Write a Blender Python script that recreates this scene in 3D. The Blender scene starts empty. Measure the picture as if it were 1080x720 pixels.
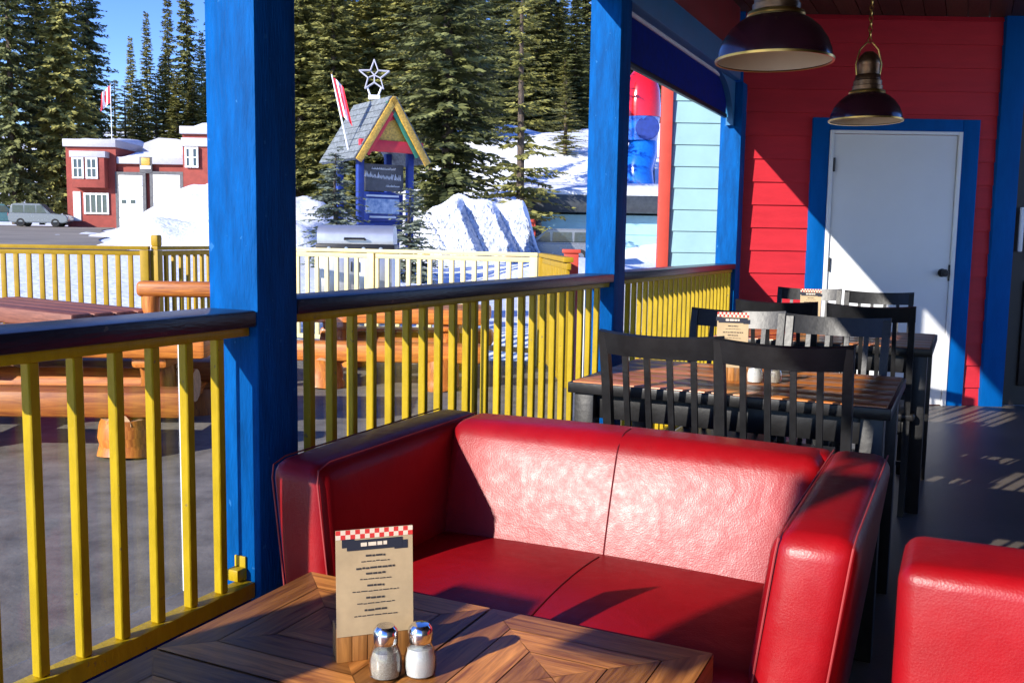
import bpy, bmesh, math, random
from mathutils import Vector, Matrix
random.seed(7)
PI = math.pi
sc = bpy.context.scene
COL = sc.collection
TH = math.radians(25.5)
ST, CT = math.sin(TH), math.cos(TH)

# ------------------------------------------------------------------ frames
def W(u, v, z=0.0):
    """porch coordinates (u along the railing, v across the porch) -> world"""
    return Vector((u*ST + v*CT, u*CT - v*ST, z))
RZ = -TH           # a thing turned by RZ has local x = v, local y = u

# ------------------------------------------------------------------ materials
def mat(name, col, rough=0.5, var=0.12, scale=6.0, bump=0.0, bscale=60.0, metal=0.0, coat=0.0,
        stretch=(1, 1, 1), col2=None, spec=0.5, bdist=0.004, chips=None):
    m = bpy.data.materials.new(name); m.use_nodes = True
    nt = m.node_tree; n = nt.nodes; l = nt.links
    p = n['Principled BSDF']
    p.inputs['Roughness'].default_value = rough
    p.inputs['Metallic'].default_value = metal
    p.inputs['Coat Weight'].default_value = coat
    p.inputs['Coat Roughness'].default_value = 0.12
    p.inputs['Specular IOR Level'].default_value = spec
    tc = n.new('ShaderNodeTexCoord'); mp = n.new('ShaderNodeMapping')
    mp.inputs['Scale'].default_value = stretch
    l.new(tc.outputs['Object'], mp.inputs['Vector'])
    ns = n.new('ShaderNodeTexNoise'); ns.inputs['Scale'].default_value = scale
    ns.inputs['Detail'].default_value = 6; ns.inputs['Roughness'].default_value = 0.65
    l.new(mp.outputs[0], ns.inputs['Vector'])
    rp = n.new('ShaderNodeValToRGB')
    a = col if col2 is None else col
    b = col2 if col2 is not None else tuple(min(1, c*(1+var)) for c in col)
    if col2 is None: a = tuple(c*(1-var) for c in col)
    rp.color_ramp.elements[0].position = 0.32; rp.color_ramp.elements[1].position = 0.68
    rp.color_ramp.elements[0].color = (*a, 1); rp.color_ramp.elements[1].color = (*b, 1)
    l.new(ns.outputs['Fac'], rp.inputs['Fac']); l.new(rp.outputs[0], p.inputs['Base Color'])
    if chips:
        nc = n.new('ShaderNodeTexNoise'); nc.inputs['Scale'].default_value = 38; nc.inputs['Detail'].default_value = 3
        l.new(tc.outputs['Object'], nc.inputs['Vector'])
        rc = n.new('ShaderNodeValToRGB'); rc.color_ramp.elements[0].position = 0.695; rc.color_ramp.elements[1].position = 0.715
        l.new(nc.outputs['Fac'], rc.inputs['Fac'])
        mx = n.new('ShaderNodeMix'); mx.data_type = 'RGBA'; mx.inputs['B'].default_value = (*chips, 1)
        l.new(rc.outputs[0], mx.inputs['Factor']); l.new(rp.outputs[0], mx.inputs['A']); l.new(mx.outputs['Result'], p.inputs['Base Color'])
    rr = n.new('ShaderNodeMapRange'); rr.inputs['To Min'].default_value = max(0, rough-0.06)
    rr.inputs['To Max'].default_value = min(1, rough+0.08)
    l.new(ns.outputs['Fac'], rr.inputs['Value']); l.new(rr.outputs[0], p.inputs['Roughness'])
    if bump > 0:
        nb = n.new('ShaderNodeTexNoise'); nb.inputs['Scale'].default_value = bscale
        nb.inputs['Detail'].default_value = 5
        l.new(mp.outputs[0], nb.inputs['Vector'])
        bp = n.new('ShaderNodeBump'); bp.inputs['Strength'].default_value = bump
        bp.inputs['Distance'].default_value = bdist
        l.new(nb.outputs['Fac'], bp.inputs['Height']); l.new(bp.outputs[0], p.inputs['Normal'])
    return m

def wood(name, c1, c2, rough=0.45, coat=0.0, gs=9.0, tone=0.35):
    """grain runs along UV u; 'tone' face attribute varies plank to plank"""
    m = bpy.data.materials.new(name); m.use_nodes = True
    nt = m.node_tree; n = nt.nodes; l = nt.links; p = n['Principled BSDF']
    uv = n.new('ShaderNodeUVMap'); at = n.new('ShaderNodeAttribute'); at.attribute_name = 'tone'
    mp = n.new('ShaderNodeMapping'); mp.inputs['Scale'].default_value = (1.2, 14, 1)
    l.new(uv.outputs[0], mp.inputs['Vector'])
    ad = n.new('ShaderNodeVectorMath'); ad.operation = 'ADD'
    cx = n.new('ShaderNodeCombineXYZ')
    mu = n.new('ShaderNodeMath'); mu.operation = 'MULTIPLY'; mu.inputs[1].default_value = 37.0
    l.new(at.outputs['Fac'], mu.inputs[0]); l.new(mu.outputs[0], cx.inputs['Z']); l.new(mu.outputs[0], cx.inputs['X'])
    l.new(mp.outputs[0], ad.inputs[0]); l.new(cx.outputs[0], ad.inputs[1])
    ns = n.new('ShaderNodeTexNoise'); ns.inputs['Scale'].default_value = gs; ns.inputs['Detail'].default_value = 7
    ns.inputs['Roughness'].default_value = 0.6; ns.inputs['Distortion'].default_value = 0.6
    l.new(ad.outputs[0], ns.inputs['Vector'])
    rp = n.new('ShaderNodeValToRGB'); e = rp.color_ramp.elements
    e[0].position = 0.30; e[1].position = 0.72; e[0].color = (*c1, 1); e[1].color = (*c2, 1)
    l.new(ns.outputs['Fac'], rp.inputs['Fac'])
    mr = n.new('ShaderNodeMapRange'); mr.inputs['To Min'].default_value = 1-tone; mr.inputs['To Max'].default_value = 1+tone
    l.new(at.outputs['Fac'], mr.inputs['Value'])
    mx = n.new('ShaderNodeMix'); mx.data_type = 'RGBA'; mx.blend_type = 'MULTIPLY'; mx.inputs['Factor'].default_value = 1
    l.new(rp.outputs[0], mx.inputs['A']); l.new(mr.outputs[0], mx.inputs['B'])
    l.new(mx.outputs['Result'], p.inputs['Base Color'])
    p.inputs['Roughness'].default_value = rough; p.inputs['Coat Weight'].default_value = coat
    p.inputs['Coat Roughness'].default_value = 0.15
    bp = n.new('ShaderNodeBump'); bp.inputs['Strength'].default_value = 0.25; bp.inputs['Distance'].default_value = 0.003
    l.new(ns.outputs['Fac'], bp.inputs['Height']); l.new(bp.outputs[0], p.inputs['Normal'])
    return m

def leather(name, col):
    m = mat(name, col, rough=0.41, var=0.20, scale=3.0, bump=0.0, spec=0.40, coat=0.0)
    nt = m.node_tree; n = nt.nodes; l = nt.links; p = n['Principled BSDF']
    tc = n.new('ShaderNodeTexCoord')
    vo = n.new('ShaderNodeTexVoronoi'); vo.inputs['Scale'].default_value = 260
    l.new(tc.outputs['Object'], vo.inputs['Vector'])
    n1 = n.new('ShaderNodeTexNoise'); n1.inputs['Scale'].default_value = 7; n1.inputs['Detail'].default_value = 4
    n1.inputs['Distortion'].default_value = 1.2
    l.new(tc.outputs['Object'], n1.inputs['Vector'])
    n2 = n.new('ShaderNodeTexNoise'); n2.inputs['Scale'].default_value = 26; n2.inputs['Detail'].default_value = 5
    l.new(tc.outputs['Object'], n2.inputs['Vector'])
    b1 = n.new('ShaderNodeBump'); b1.inputs['Strength'].default_value = 0.10; b1.inputs['Distance'].default_value = 0.02
    b2 = n.new('ShaderNodeBump'); b2.inputs['Strength'].default_value = 0.05; b2.inputs['Distance'].default_value = 0.0025
    b3 = n.new('ShaderNodeBump'); b3.inputs['Strength'].default_value = 0.25; b3.inputs['Distance'].default_value = 0.0008
    l.new(n1.outputs['Fac'], b1.inputs['Height']); l.new(n2.outputs['Fac'], b2.inputs['Height'])
    l.new(vo.outputs['Distance'], b3.inputs['Height'])
    l.new(b1.outputs[0], b2.inputs['Normal']); l.new(b2.outputs[0], b3.inputs['Normal'])
    n4 = n.new('ShaderNodeTexNoise'); n4.inputs['Scale'].default_value = 34; n4.inputs['Detail'].default_value = 6; n4.inputs['Roughness'].default_value = 0.7
    l.new(tc.outputs['Object'], n4.inputs['Vector'])
    r4 = n.new('ShaderNodeMapRange'); r4.inputs['From Min'].default_value = 0.35; r4.inputs['From Max'].default_value = 0.65
    r4.inputs['To Min'].default_value = 0.35; r4.inputs['To Max'].default_value = 0.44
    l.new(n4.outputs['Fac'], r4.inputs['Value']); l.new(r4.outputs[0], p.inputs['Roughness'])
    l.new(b3.outputs[0], p.inputs['Normal'])
    return m

def glassmat(name, rough=0.0, tint=(1, 1, 1), gloss=0.08):
    m = bpy.data.materials.new(name); m.use_nodes = True
    nt = m.node_tree; n = nt.nodes; l = nt.links
    n.remove(n['Principled BSDF'])
    t = n.new('ShaderNodeBsdfTransparent'); t.inputs[0].default_value = (*tint, 1)
    g = n.new('ShaderNodeBsdfGlossy'); g.inputs['Roughness'].default_value = rough
    f = n.new('ShaderNodeLayerWeight'); f.inputs['Blend'].default_value = 0.5
    pw = n.new('ShaderNodeMath'); pw.operation = 'POWER'; pw.inputs[1].default_value = 4.0
    ma = n.new('ShaderNodeMath'); ma.operation = 'MULTIPLY_ADD'; ma.inputs[1].default_value = 0.45; ma.inputs[2].default_value = gloss*0.4
    l.new(f.outputs['Facing'], pw.inputs[0]); l.new(pw.outputs[0], ma.inputs[0])
    mx = n.new('ShaderNodeMixShader')
    l.new(ma.outputs[0], mx.inputs[0]); l.new(t.outputs[0], mx.inputs[1]); l.new(g.outputs[0], mx.inputs[2])
    l.new(mx.outputs[0], n['Material Output'].inputs['Surface'])
    return m

def snowmat():
    m = mat('snow', (0.80, 0.83, 0.88), rough=0.7, var=0.05, scale=1.5, bump=0.5, bscale=5, bdist=0.12, spec=0.3)
    return m

def foliage(name, a, b):
    m = bpy.data.materials.new(name); m.use_nodes = True
    nt = m.node_tree; n = nt.nodes; l = nt.links; p = n['Principled BSDF']
    at = n.new('ShaderNodeAttribute'); at.attribute_name = 'tone'
    oi = n.new('ShaderNodeObjectInfo')
    ad = n.new('ShaderNodeMath'); ad.operation = 'MULTIPLY_ADD'; ad.inputs[1].default_value = 0.35
    l.new(oi.outputs['Random'], ad.inputs[0]); l.new(at.outputs['Fac'], ad.inputs[2])
    rp = n.new('ShaderNodeValToRGB'); e = rp.color_ramp.elements
    e[0].position = 0.0; e[1].position = 0.80
    e[0].color = (*a, 1); e[1].color = (*b, 1)
    l.new(ad.outputs[0], rp.inputs['Fac']); l.new(rp.outputs[0], p.inputs['Base Color'])
    p.inputs['Roughness'].default_value = 0.65; p.inputs['Specular IOR Level'].default_value = 0.25
    return m

M = {}
M['blue'] = mat('blue_paint', (0.0, 0.075, 0.28), chips=(0.02, 0.13, 0.36), rough=0.6, spec=0.06, var=0.30, scale=5, bump=0.5, bscale=30, stretch=(6, 6, 1), bdist=0.006)
M['trimblue'] = mat('trim_blue_paint', (0.0, 0.085, 0.32), rough=0.6, spec=0.08, var=0.12, scale=4, bump=0.3, bscale=25, stretch=(4, 4, 1))
M['paleblue'] = mat('beam_blue_paint', (0.03, 0.17, 0.36), rough=0.5, var=0.1)
M['shade'] = mat('shade_fabric', (0.003, 0.016, 0.20), rough=0.7, spec=0.1, var=0.2, scale=20, bump=0.3, bscale=200)
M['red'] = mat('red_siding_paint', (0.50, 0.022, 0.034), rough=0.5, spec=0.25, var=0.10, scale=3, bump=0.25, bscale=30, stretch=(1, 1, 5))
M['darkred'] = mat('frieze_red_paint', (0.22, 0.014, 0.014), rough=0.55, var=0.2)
M['coral'] = mat('coral_trim_paint', (0.54, 0.075, 0.05), rough=0.5, spec=0.25, var=0.08)
M['aqua'] = mat('aqua_siding_paint', (0.30, 0.50, 0.555), rough=0.55, spec=0.25, var=0.06, scale=3, bump=0.2, bscale=25)
M['yellow'] = mat('yellow_paint', (0.50, 0.335, 0.008), chips=(0.30, 0.20, 0.05), rough=0.4, spec=0.25, var=0.14, scale=9, bump=0.3, bscale=40, stretch=(3, 3, 1))
M['cream'] = mat('cream_yellow_paint', (0.68, 0.58, 0.28), rough=0.5, spec=0.3, var=0.1, scale=9)
M['railcap'] = mat('dark_rail_stain', (0.016, 0.018, 0.032), chips=(0.09, 0.07, 0.06), rough=0.3, spec=0.45, var=0.35, scale=7, bump=0.35, bscale=30, stretch=(5, 1, 5))
M['white'] = mat('white_paint', (0.78, 0.79, 0.80), rough=0.42, var=0.03, scale=3)
M['doorwhite'] = mat('door_white_paint', (0.76, 0.77, 0.78), rough=0.45, var=0.03, scale=2, bump=0.1, bscale=40)
M['black'] = mat('black_lacquer', (0.011, 0.011, 0.012), rough=0.38, spec=0.35, var=0.4, scale=12, bump=0.15, bscale=60)
M['metal'] = mat('brushed_steel', (0.55, 0.55, 0.57), rough=0.3, var=0.1, metal=1.0, scale=20, stretch=(1, 1, 12))
M['chrome'] = mat('shaker_chrome', (0.75, 0.75, 0.76), rough=0.12, var=0.05, metal=1.0)
M['darkmetal'] = mat('dark_metal', (0.03, 0.03, 0.032), rough=0.4, var=0.2, metal=0.6)
M['bronze'] = mat('aged_bronze', (0.16, 0.085, 0.045), rough=0.34, var=0.45, scale=18, metal=0.85, bump=0.15, bscale=90)
M['brass'] = mat('aged_brass', (0.50, 0.34, 0.10), rough=0.3, var=0.25, metal=1.0)
M['enamel'] = mat('lamp_enamel', (0.035, 0.008, 0.014), rough=0.2, var=0.3, coat=0.6)
M['lampin'] = mat('lamp_cream_lining', (0.78, 0.66, 0.42), rough=0.5, var=0.05)
M['floor'] = mat('porch_floor_coating', (0.125, 0.105, 0.085), rough=0.42, var=0.22, scale=1.6, bump=0.25, bscale=70)
M['patio'] = mat('concrete', (0.155, 0.14, 0.118), rough=0.85, var=0.42, scale=3.2, bump=0.6, bscale=45)
M['asphalt'] = mat('worn_asphalt', (0.22, 0.195, 0.155), rough=0.9, var=0.25, scale=0.25, bump=0.4, bscale=12)
M['snow'] = snowmat()
M['speckledsnow'] = mat('speckled_snow', (0.24, 0.28, 0.36), rough=0.85, scale=4.5, col2=(0.66, 0.70, 0.77), bump=0.6, bscale=7, bdist=0.05, spec=0.2)  # snow speckled from grey-blue to pale, for the pile's cut faces
M['ceil'] = wood('ceiling_boards', (0.055, 0.024, 0.012), (0.13, 0.06, 0.03), rough=0.55)
M['tablewood'] = wood('walnut_planks', (0.17, 0.046, 0.008), (0.72, 0.29, 0.065), rough=0.40, coat=0.06, gs=5.0, tone=0.55)
M['dinwood'] = wood('honey_planks', (0.30, 0.080, 0.012), (0.62, 0.21, 0.035), rough=0.36, coat=0.15, gs=4.0, tone=0.3)
M['log'] = wood('varnished_log', (0.24, 0.055, 0.008), (0.66, 0.22, 0.028), rough=0.5, coat=0.08, gs=3.0, tone=0.40)
M['logend'] = mat('log_end_grain', (0.52, 0.31, 0.16), rough=0.7, var=0.25, scale=25)
M['deckplank'] = wood('reddish_planks', (0.16, 0.05, 0.03), (0.33, 0.12, 0.07), rough=0.6, gs=4.0)
M['blockwood'] = wood('block_wood', (0.16, 0.06, 0.015), (0.45, 0.20, 0.05), rough=0.45, gs=6.0, tone=0.4)
M['leather'] = leather('red_leather', (0.27, 0.0025, 0.006))
M['stitch'] = mat('pale_stitching', (0.30, 0.03, 0.03), rough=0.6)
M['seam'] = mat('leather_seam', (0.10, 0.002, 0.004), rough=0.5)
M['menupaper'] = mat('kraft_menu_paper', (0.44, 0.325, 0.185), rough=0.7, var=0.14, scale=14)
M['ink'] = mat('menu_ink', (0.035, 0.03, 0.03), rough=0.8)
M['navy'] = mat('banner_ink', (0.012, 0.015, 0.03), rough=0.7)
M['ginghamred'] = mat('gingham_red', (0.62, 0.03, 0.025), rough=0.7)
M['ginghamwhite'] = mat('gingham_white', (0.75, 0.62, 0.48), rough=0.7)
M['glass'] = mat('clear_glass', (0.96, 0.97, 0.97), rough=0.02, var=0.0)
M['glass'].node_tree.nodes['Principled BSDF'].inputs['Transmission Weight'].default_value = 1.0
M['glass'].node_tree.links.remove(M['glass'].node_tree.nodes['Principled BSDF'].inputs['Roughness'].links[0]); M['glass'].node_tree.nodes['Principled BSDF'].inputs['Roughness'].default_value = 0.02
M['shadedfence'] = mat('shaded_fence_paint', (0.36, 0.225, 0.012), rough=0.5, var=0.15, spec=0.2)  # yellow fence paint darkened: shade put into the colour
M['acrylic'] = glassmat('clear_acrylic_sheet', rough=0.02, tint=(0.97, 0.985, 0.985))
M['salt'] = mat('salt_grains', (0.82, 0.81, 0.78), rough=0.9, var=0.05, scale=300, bump=0.4, bscale=600)
M['pepper'] = mat('pepper_grains', (0.26, 0.22, 0.17), rough=0.9, var=0.7, scale=420, col2=(0.55, 0.5, 0.42))
M['brick'] = mat('red_brick', (0.29, 0.058, 0.043), rough=0.85, var=0.18, scale=2, bump=0.3, bscale=14)
M['greytrim'] = mat('grey_fascia_paint', (0.42, 0.42, 0.47), rough=0.6, var=0.08)
M['window'] = mat('window_glass', (0.03, 0.045, 0.06), rough=0.08, var=0.4, spec=0.8)
M['darkroof'] = mat('dark_metal_roof', (0.035, 0.04, 0.045), rough=0.4, var=0.3)
M['shingle'] = mat('grey_shingles', (0.16, 0.18, 0.19), rough=0.85, var=0.45, scale=9, bump=0.6, bscale=14, bdist=0.05)
M['gold'] = mat('gold_paint', (0.52, 0.31, 0.045), rough=0.5, var=0.5, scale=14)
M['green'] = mat('green_trim_paint', (0.03, 0.20, 0.12), rough=0.5)
M['kioskblue'] = mat('kiosk_blue_paint', (0.012, 0.035, 0.22), rough=0.5, var=0.2)
M['signred'] = mat('sign_red_paint', (0.55, 0.02, 0.03), rough=0.45)
M['flagred'] = mat('flag_red_cloth', (0.70, 0.02, 0.04), rough=0.7)
M['flagwhite'] = mat('flag_white_cloth', (0.82, 0.80, 0.82), rough=0.7)
M['slate'] = mat('sign_slate', (0.10, 0.10, 0.105), rough=0.6, var=0.3)
M['poster'] = mat('poster_print', (0.09, 0.20, 0.42), rough=0.4, scale=5, col2=(0.62, 0.70, 0.78))
M['slider'] = mat('slide_red_plastic', (0.62, 0.008, 0.012), rough=0.12, var=0.08, coat=0.6)
M['slideb'] = mat('slide_blue_plastic', (0.006, 0.12, 0.55), rough=0.16, var=0.15, coat=0.6)
M['carsilver'] = mat('silver_car_paint', (0.22, 0.23, 0.25), rough=0.25, var=0.05, metal=0.4, coat=0.6)
M['carteal'] = mat('teal_car_paint', (0.10, 0.24, 0.26), rough=0.25, var=0.05, metal=0.3, coat=0.6)
M['tyre'] = mat('tyre_rubber', (0.018, 0.018, 0.018), rough=0.8)
M['tail'] = mat('tail_lamp_plastic', (0.5, 0.01, 0.01), rough=0.2)
M['grill'] = mat('grill_stainless', (0.50, 0.51, 0.53), rough=0.34, var=0.12, metal=0.7, scale=3)
M['bark'] = mat('spruce_bark', (0.085, 0.062, 0.045), rough=0.9, var=0.4, scale=5, bump=0.8, bscale=9, bdist=0.05)
M['darkfill'] = mat('dark_opening_and_wall', (0.018, 0.012, 0.010), rough=0.5, var=0.4)  # near-black standing in for the unlit opening; also on the dark walls
M['sprucea'] = foliage('spruce_needles', (0.030, 0.040, 0.012), (0.33, 0.31, 0.085))
M['spruceb'] = foliage('dark_spruce_needles', (0.018, 0.028, 0.012), (0.18, 0.19, 0.062))
M['sprucec'] = foliage('bluish_spruce_needles', (0.05, 0.07, 0.055), (0.22, 0.25, 0.18))
M['twig'] = foliage('dry_twigs', (0.10, 0.055, 0.03), (0.30, 0.20, 0.10))

# ------------------------------------------------------------------ mesh helpers
def T(x=0, y=0, z=0, rz=0, rx=0, ry=0):
    return Matrix.Translation((x, y, z)) @ Matrix.Rotation(rz, 4, 'Z') @ Matrix.Rotation(ry, 4, 'Y') @ Matrix.Rotation(rx, 4, 'X')

def NB():
    bm = bmesh.new(); bm.faces.layers.float.new('tone'); bm.loops.layers.uv.new('UVMap'); return bm

def settone(bm, faces, tone=None):
    L = bm.faces.layers.float['tone']
    t = random.random() if tone is None else tone
    for f in faces: f[L] = t

def graincoords(bm, faces, axis=0, mtx=None):
    """UV with u along the given axis of the untransformed box, metres"""
    uv = bm.loops.layers.uv['UVMap']
    inv = mtx.inverted() if mtx is not None else Matrix.Identity(4)
    off = random.random()*20
    for f in faces:
        nrm = inv.to_3x3() @ f.normal
        for lp in f.loops:
            c = inv @ lp.vert.co
            a = c[axis]; o = [c[i] for i in range(3) if i != axis]
            on = [abs(nrm[i]) for i in range(3) if i != axis]
            b = o[0] if on[0] < on[1] else o[1]
            lp[uv].uv = (a+off, b+off*0.37)

def box(bm, cx, cy, cz, sx, sy, sz, bevel=0.0, seg=2, mtx=None, mi=0, axis=None, tone=None):
    """axis-aligned box (centre, full size) moved by mtx"""
    if axis is None: axis = max(range(3), key=lambda i: (sx, sy, sz)[i])
    g = bmesh.ops.create_cube(bm, size=1.0)
    vs = g['verts']
    for v in vs: v.co = Vector((cx+v.co.x*sx, cy+v.co.y*sy, cz+v.co.z*sz))
    fs = set(f for v in vs for f in v.link_faces)
    if bevel > 0:
        es = list(set(e for v in vs for e in v.link_edges))
        r = bmesh.ops.bevel(bm, geom=es, offset=min(bevel, 0.49*min(sx, sy, sz)), segments=seg, profile=0.5, affect='EDGES')
        vs = list(set(r['verts'])); fs = set(r['faces'])
        for v in vs: fs.update(v.link_faces)
    vs = list(set(v for f in fs for v in f.verts))
    bm.normal_update()
    graincoords(bm, fs, axis)
    settone(bm, fs, tone)
    for f in fs: f.material_index = mi
    if mtx is not None: bmesh.ops.transform(bm, matrix=mtx, verts=vs)
    return vs, fs

def tube(bm, pts, r, n=10, mi=0, cap=True, tone=None):
    pts = [Vector(p) for p in pts]
    rs = r if isinstance(r, (list, tuple)) else [r]*len(pts)
    rings = []
    up = None
    for i, p in enumerate(pts):
        d = (pts[min(i+1, len(pts)-1)] - pts[max(i-1, 0)]).normalized()
        if up is None:
            up = Vector((0, 0, 1)) if abs(d.z) < 0.9 else Vector((1, 0, 0))
        a = d.cross(up).normalized(); b = a.cross(d).normalized(); up = b
        rings.append([bm.verts.new(p + (a*math.cos(2*PI*k/n) + b*math.sin(2*PI*k/n))*rs[i]) for k in range(n)])
    uv = bm.loops.layers.uv.get('UVMap'); fs = []
    L = 0
    for i in range(len(rings)-1):
        dl = (pts[i+1]-pts[i]).length
        for k in range(n):
            f = bm.faces.new((rings[i][k], rings[i][(k+1) % n], rings[i+1][(k+1) % n], rings[i+1][k]))
            f.material_index = mi; fs.append(f)
            if uv:
                c = 2*PI*rs[i]/n
                for lp, q in zip(f.loops, ((L, k*c), (L, (k+1)*c), (L+dl, (k+1)*c), (L+dl, k*c))): lp[uv].uv = q
        L += dl
    if cap:
        fs.append(bm.faces.new(rings[0][::-1])); fs.append(bm.faces.new(rings[-1]))
        for f in fs[-2:]: f.material_index = mi
    if 'tone' in bm.faces.layers.float.keys(): settone(bm, fs, tone)
    return fs

def lathe(bm, prof, n=32, c=(0, 0, 0), mi=0):
    rings = []
    for r, z in prof:
        if r < 1e-5: rings.append([bm.verts.new((c[0], c[1], c[2]+z))])
        else: rings.append([bm.verts.new((c[0]+r*math.cos(2*PI*k/n), c[1]+r*math.sin(2*PI*k/n), c[2]+z)) for k in range(n)])
    for a, b in zip(rings, rings[1:]):
        for k in range(n):
            q = [a[k % len(a)], a[(k+1) % len(a)], b[(k+1) % len(b)], b[k % len(b)]]
            q2 = []
            for v in q:
                if v not in q2: q2.append(v)
            if len(q2) > 2:
                f = bm.faces.new(q2); f.material_index = mi

def prism(bm, outline, t, mtx=None, mi=0, tone=None):
    """outline in local XZ, thickness t along Y (centred)"""
    a = [bm.verts.new((x, -t/2, z)) for x, z in outline]; b = [bm.verts.new((x, t/2, z)) for x, z in outline]
    n = len(outline); fs = [bm.faces.new(a), bm.faces.new(b[::-1])]
    for i in range(n): fs.append(bm.faces.new((a[i], b[i], b[(i+1) % n], a[(i+1) % n])))
    bmesh.ops.recalc_face_normals(bm, faces=fs)
    bm.normal_update()
    graincoords(bm, fs, 0)
    settone(bm, fs, tone)
    for f in fs: f.material_index = mi
    if mtx is not None: bmesh.ops.transform(bm, matrix=mtx, verts=a+b)
    return fs

def obj(name, bm, m, parent=None, loc=(0, 0, 0), rz=0.0, smooth=40):
    me = bpy.data.meshes.new(name); bm.to_mesh(me); bm.free()
    for x in (m if isinstance(m, (list, tuple)) else [m]): me.materials.append(x)
    if smooth:
        me.polygons.foreach_set('use_smooth', [True]*len(me.polygons))
        me.set_sharp_from_angle(angle=math.radians(smooth))
    o = bpy.data.objects.new(name, me); COL.objects.link(o)
    o.location = loc; o.rotation_euler = (0, 0, rz)
    if parent is not None: o.parent = parent
    return o

def tag(o, label, cat, group=None, kind=None):
    if label: o['label'] = label
    if cat: o['category'] = cat
    if group: o['group'] = group
    if kind: o['kind'] = kind
    return o

def thing(name, label, cat, loc=(0, 0, 0), rz=0.0, group=None):
    o = bpy.data.objects.new(name, None); COL.objects.link(o); o.empty_display_size = 0.1
    o.location = loc; o.rotation_euler = (0, 0, rz)
    return tag(o, label, cat, group)

def dup(root, loc, rz, label=None, group=None, scale=None):
    r = root.copy(); COL.objects.link(r); r.location = loc; r.rotation_euler = (0, 0, rz)
    if scale: r.scale = scale
    if label: r['label'] = label
    if group: r['group'] = group
    for ch in list(root.children):
        c = ch.copy(); COL.objects.link(c); c.parent = r
        for g in ch.children:
            d = g.copy(); COL.objects.link(d); d.parent = c
    return r

def one(name, m, parent, *boxes, bevel=0.004, **k):
    bm = NB()
    for b in boxes: box(bm, *b, bevel=bevel)
    return obj(name, bm, m, parent, **k)

def structure(o, label=None):
    o['kind'] = 'structure'
    return o

# ------------------------------------------------------------------ terrain
def sst(a, b, x):
    t = min(1, max(0, (x-a)/(b-a))); return t*t*(3-2*t)
def hterr(x, y):
    if y < 11.7: return -0.36
    s = sst(-0.24, -0.10, x/max(y, 1))
    base = -0.36+0.3*sst(11.7, 13.5, y) + (min(y, 90)-12)*(0.024*(1-s)+0.012*s)
    hill = 9.0*sst(41, 76, y+0.15*x)*sst(-0.20, -0.06, x/max(y, 1))
    far = 26*sst(105, 260, y)
    lump = 0.0
    if y > 20 and s > 0.3: lump = s*(0.25*math.sin(x*0.5+y*0.21)+0.18*math.sin(x*1.1-y*0.4))
    return base+hill+far+lump

def axis_pts(lo, hi, fine_lo, fine_hi, step, growth=1.22):
    p = []; x = fine_lo
    while x <= fine_hi: p.append(x); x += step
    s = step; x = fine_hi
    while x < hi: s *= growth; x += s; p.append(x)
    s = step; x = fine_lo; q = []
    while x > lo: s *= growth; x -= s; q.append(x)
    return q[::-1]+p

bm = bmesh.new()
xs = axis_pts(-2500, 2500, -50, 26, 1.0); ys = axis_pts(-900, 3500, 11.0, 110, 1.0)
grid = [[bm.verts.new((x, y, hterr(x, y))) for x in xs] for y in ys]
for j in range(len(ys)-1):
    for i in range(len(xs)-1):
        bm.faces.new((grid[j][i], grid[j][i+1], grid[j+1][i+1], grid[j+1][i]))
structure(obj('snowy_ground', bm, M['snow'], smooth=180))

# parking lot on the left, draped on the terrain
bm = bmesh.new()
rows = []
for y in [33+i*1.0 for i in range(50)]:
    xa, xb = -0.95*y, -0.425*y - 0.5*math.sin(y*0.3) + max(0, 45-y)*0.02
    rows.append([bm.verts.new((xa+(xb-xa)*k/14, y, hterr(xa+(xb-xa)*k/14, y)+0.05)) for k in range(15)])
for a, b in zip(rows, rows[1:]):
    for k in range(14): bm.faces.new((a[k], a[k+1], b[k+1], b[k]))
structure(obj('parking_lot', bm, M['asphalt'], smooth=180))

# ------------------------------------------------------------------ patio and porch floor
bm = NB()
box(bm, -4, 4.5, -0.40, 30, 14.3, 0.2)
structure(obj('patio', bm, M['patio'], smooth=0))
bm = NB()
pl = [W(-3.2, -1.72), W(0, 0)+Vector((0, 0, 0))]
xw = (7.30-(-1.72)*-ST)/CT
def poly_slab(bm, pts, z0, z1):
    a = [bm.verts.new((p.x, p.y, z0)) for p in pts]; b = [bm.verts.new((p.x, p.y, z1)) for p in pts]
    fs = [bm.faces.new(a[::-1]), bm.faces.new(b)]
    for i in range(len(pts)): fs.append(bm.faces.new((a[i], a[(i+1) % len(pts)], b[(i+1) % len(pts)], b[i])))
    bmesh.ops.recalc_face_normals(bm, faces=fs)
    return fs
def u_at_y(Y, v): return (Y + v*ST)/CT
fp = [W(-3.2, -1.74), W(u_at_y(7.14, -1.74), -1.74), Vector((6.6, 7.14, 0)), W(u_at_y(7.14, 3.4)-3, 3.4), W(-3.2, 3.4)]
poly_slab(bm, fp, -0.28, 0.0)
structure(obj('porch_floor', bm, M['floor'], smooth=0))

# ceiling: boards running along u, clipped at the wall
bm = NB()
v = -1.92
while v < 1.9:
    v2 = min(v+0.14, 1.9)
    q = [W(-1.6, v), W(u_at_y(7.3, v), v), W(u_at_y(7.3, v2-0.006), v2-0.006), W(-1.6, v2-0.006)]
    fs = poly_slab(bm, q, 2.86, 2.90)
    bm.normal_update(); graincoords(bm, fs, 1, Matrix.Rotation(RZ, 4, 'Z')); settone(bm, fs)
    v = v2
poly_slab(bm, [W(-1.6, -1.92), W(u_at_y(7.3, -1.92), -1.92), W(u_at_y(7.3, 1.9), 1.9), W(-1.6, 1.9)], 2.905, 3.1)
structure(obj('ceiling', bm, M['ceil'], smooth=0))

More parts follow.
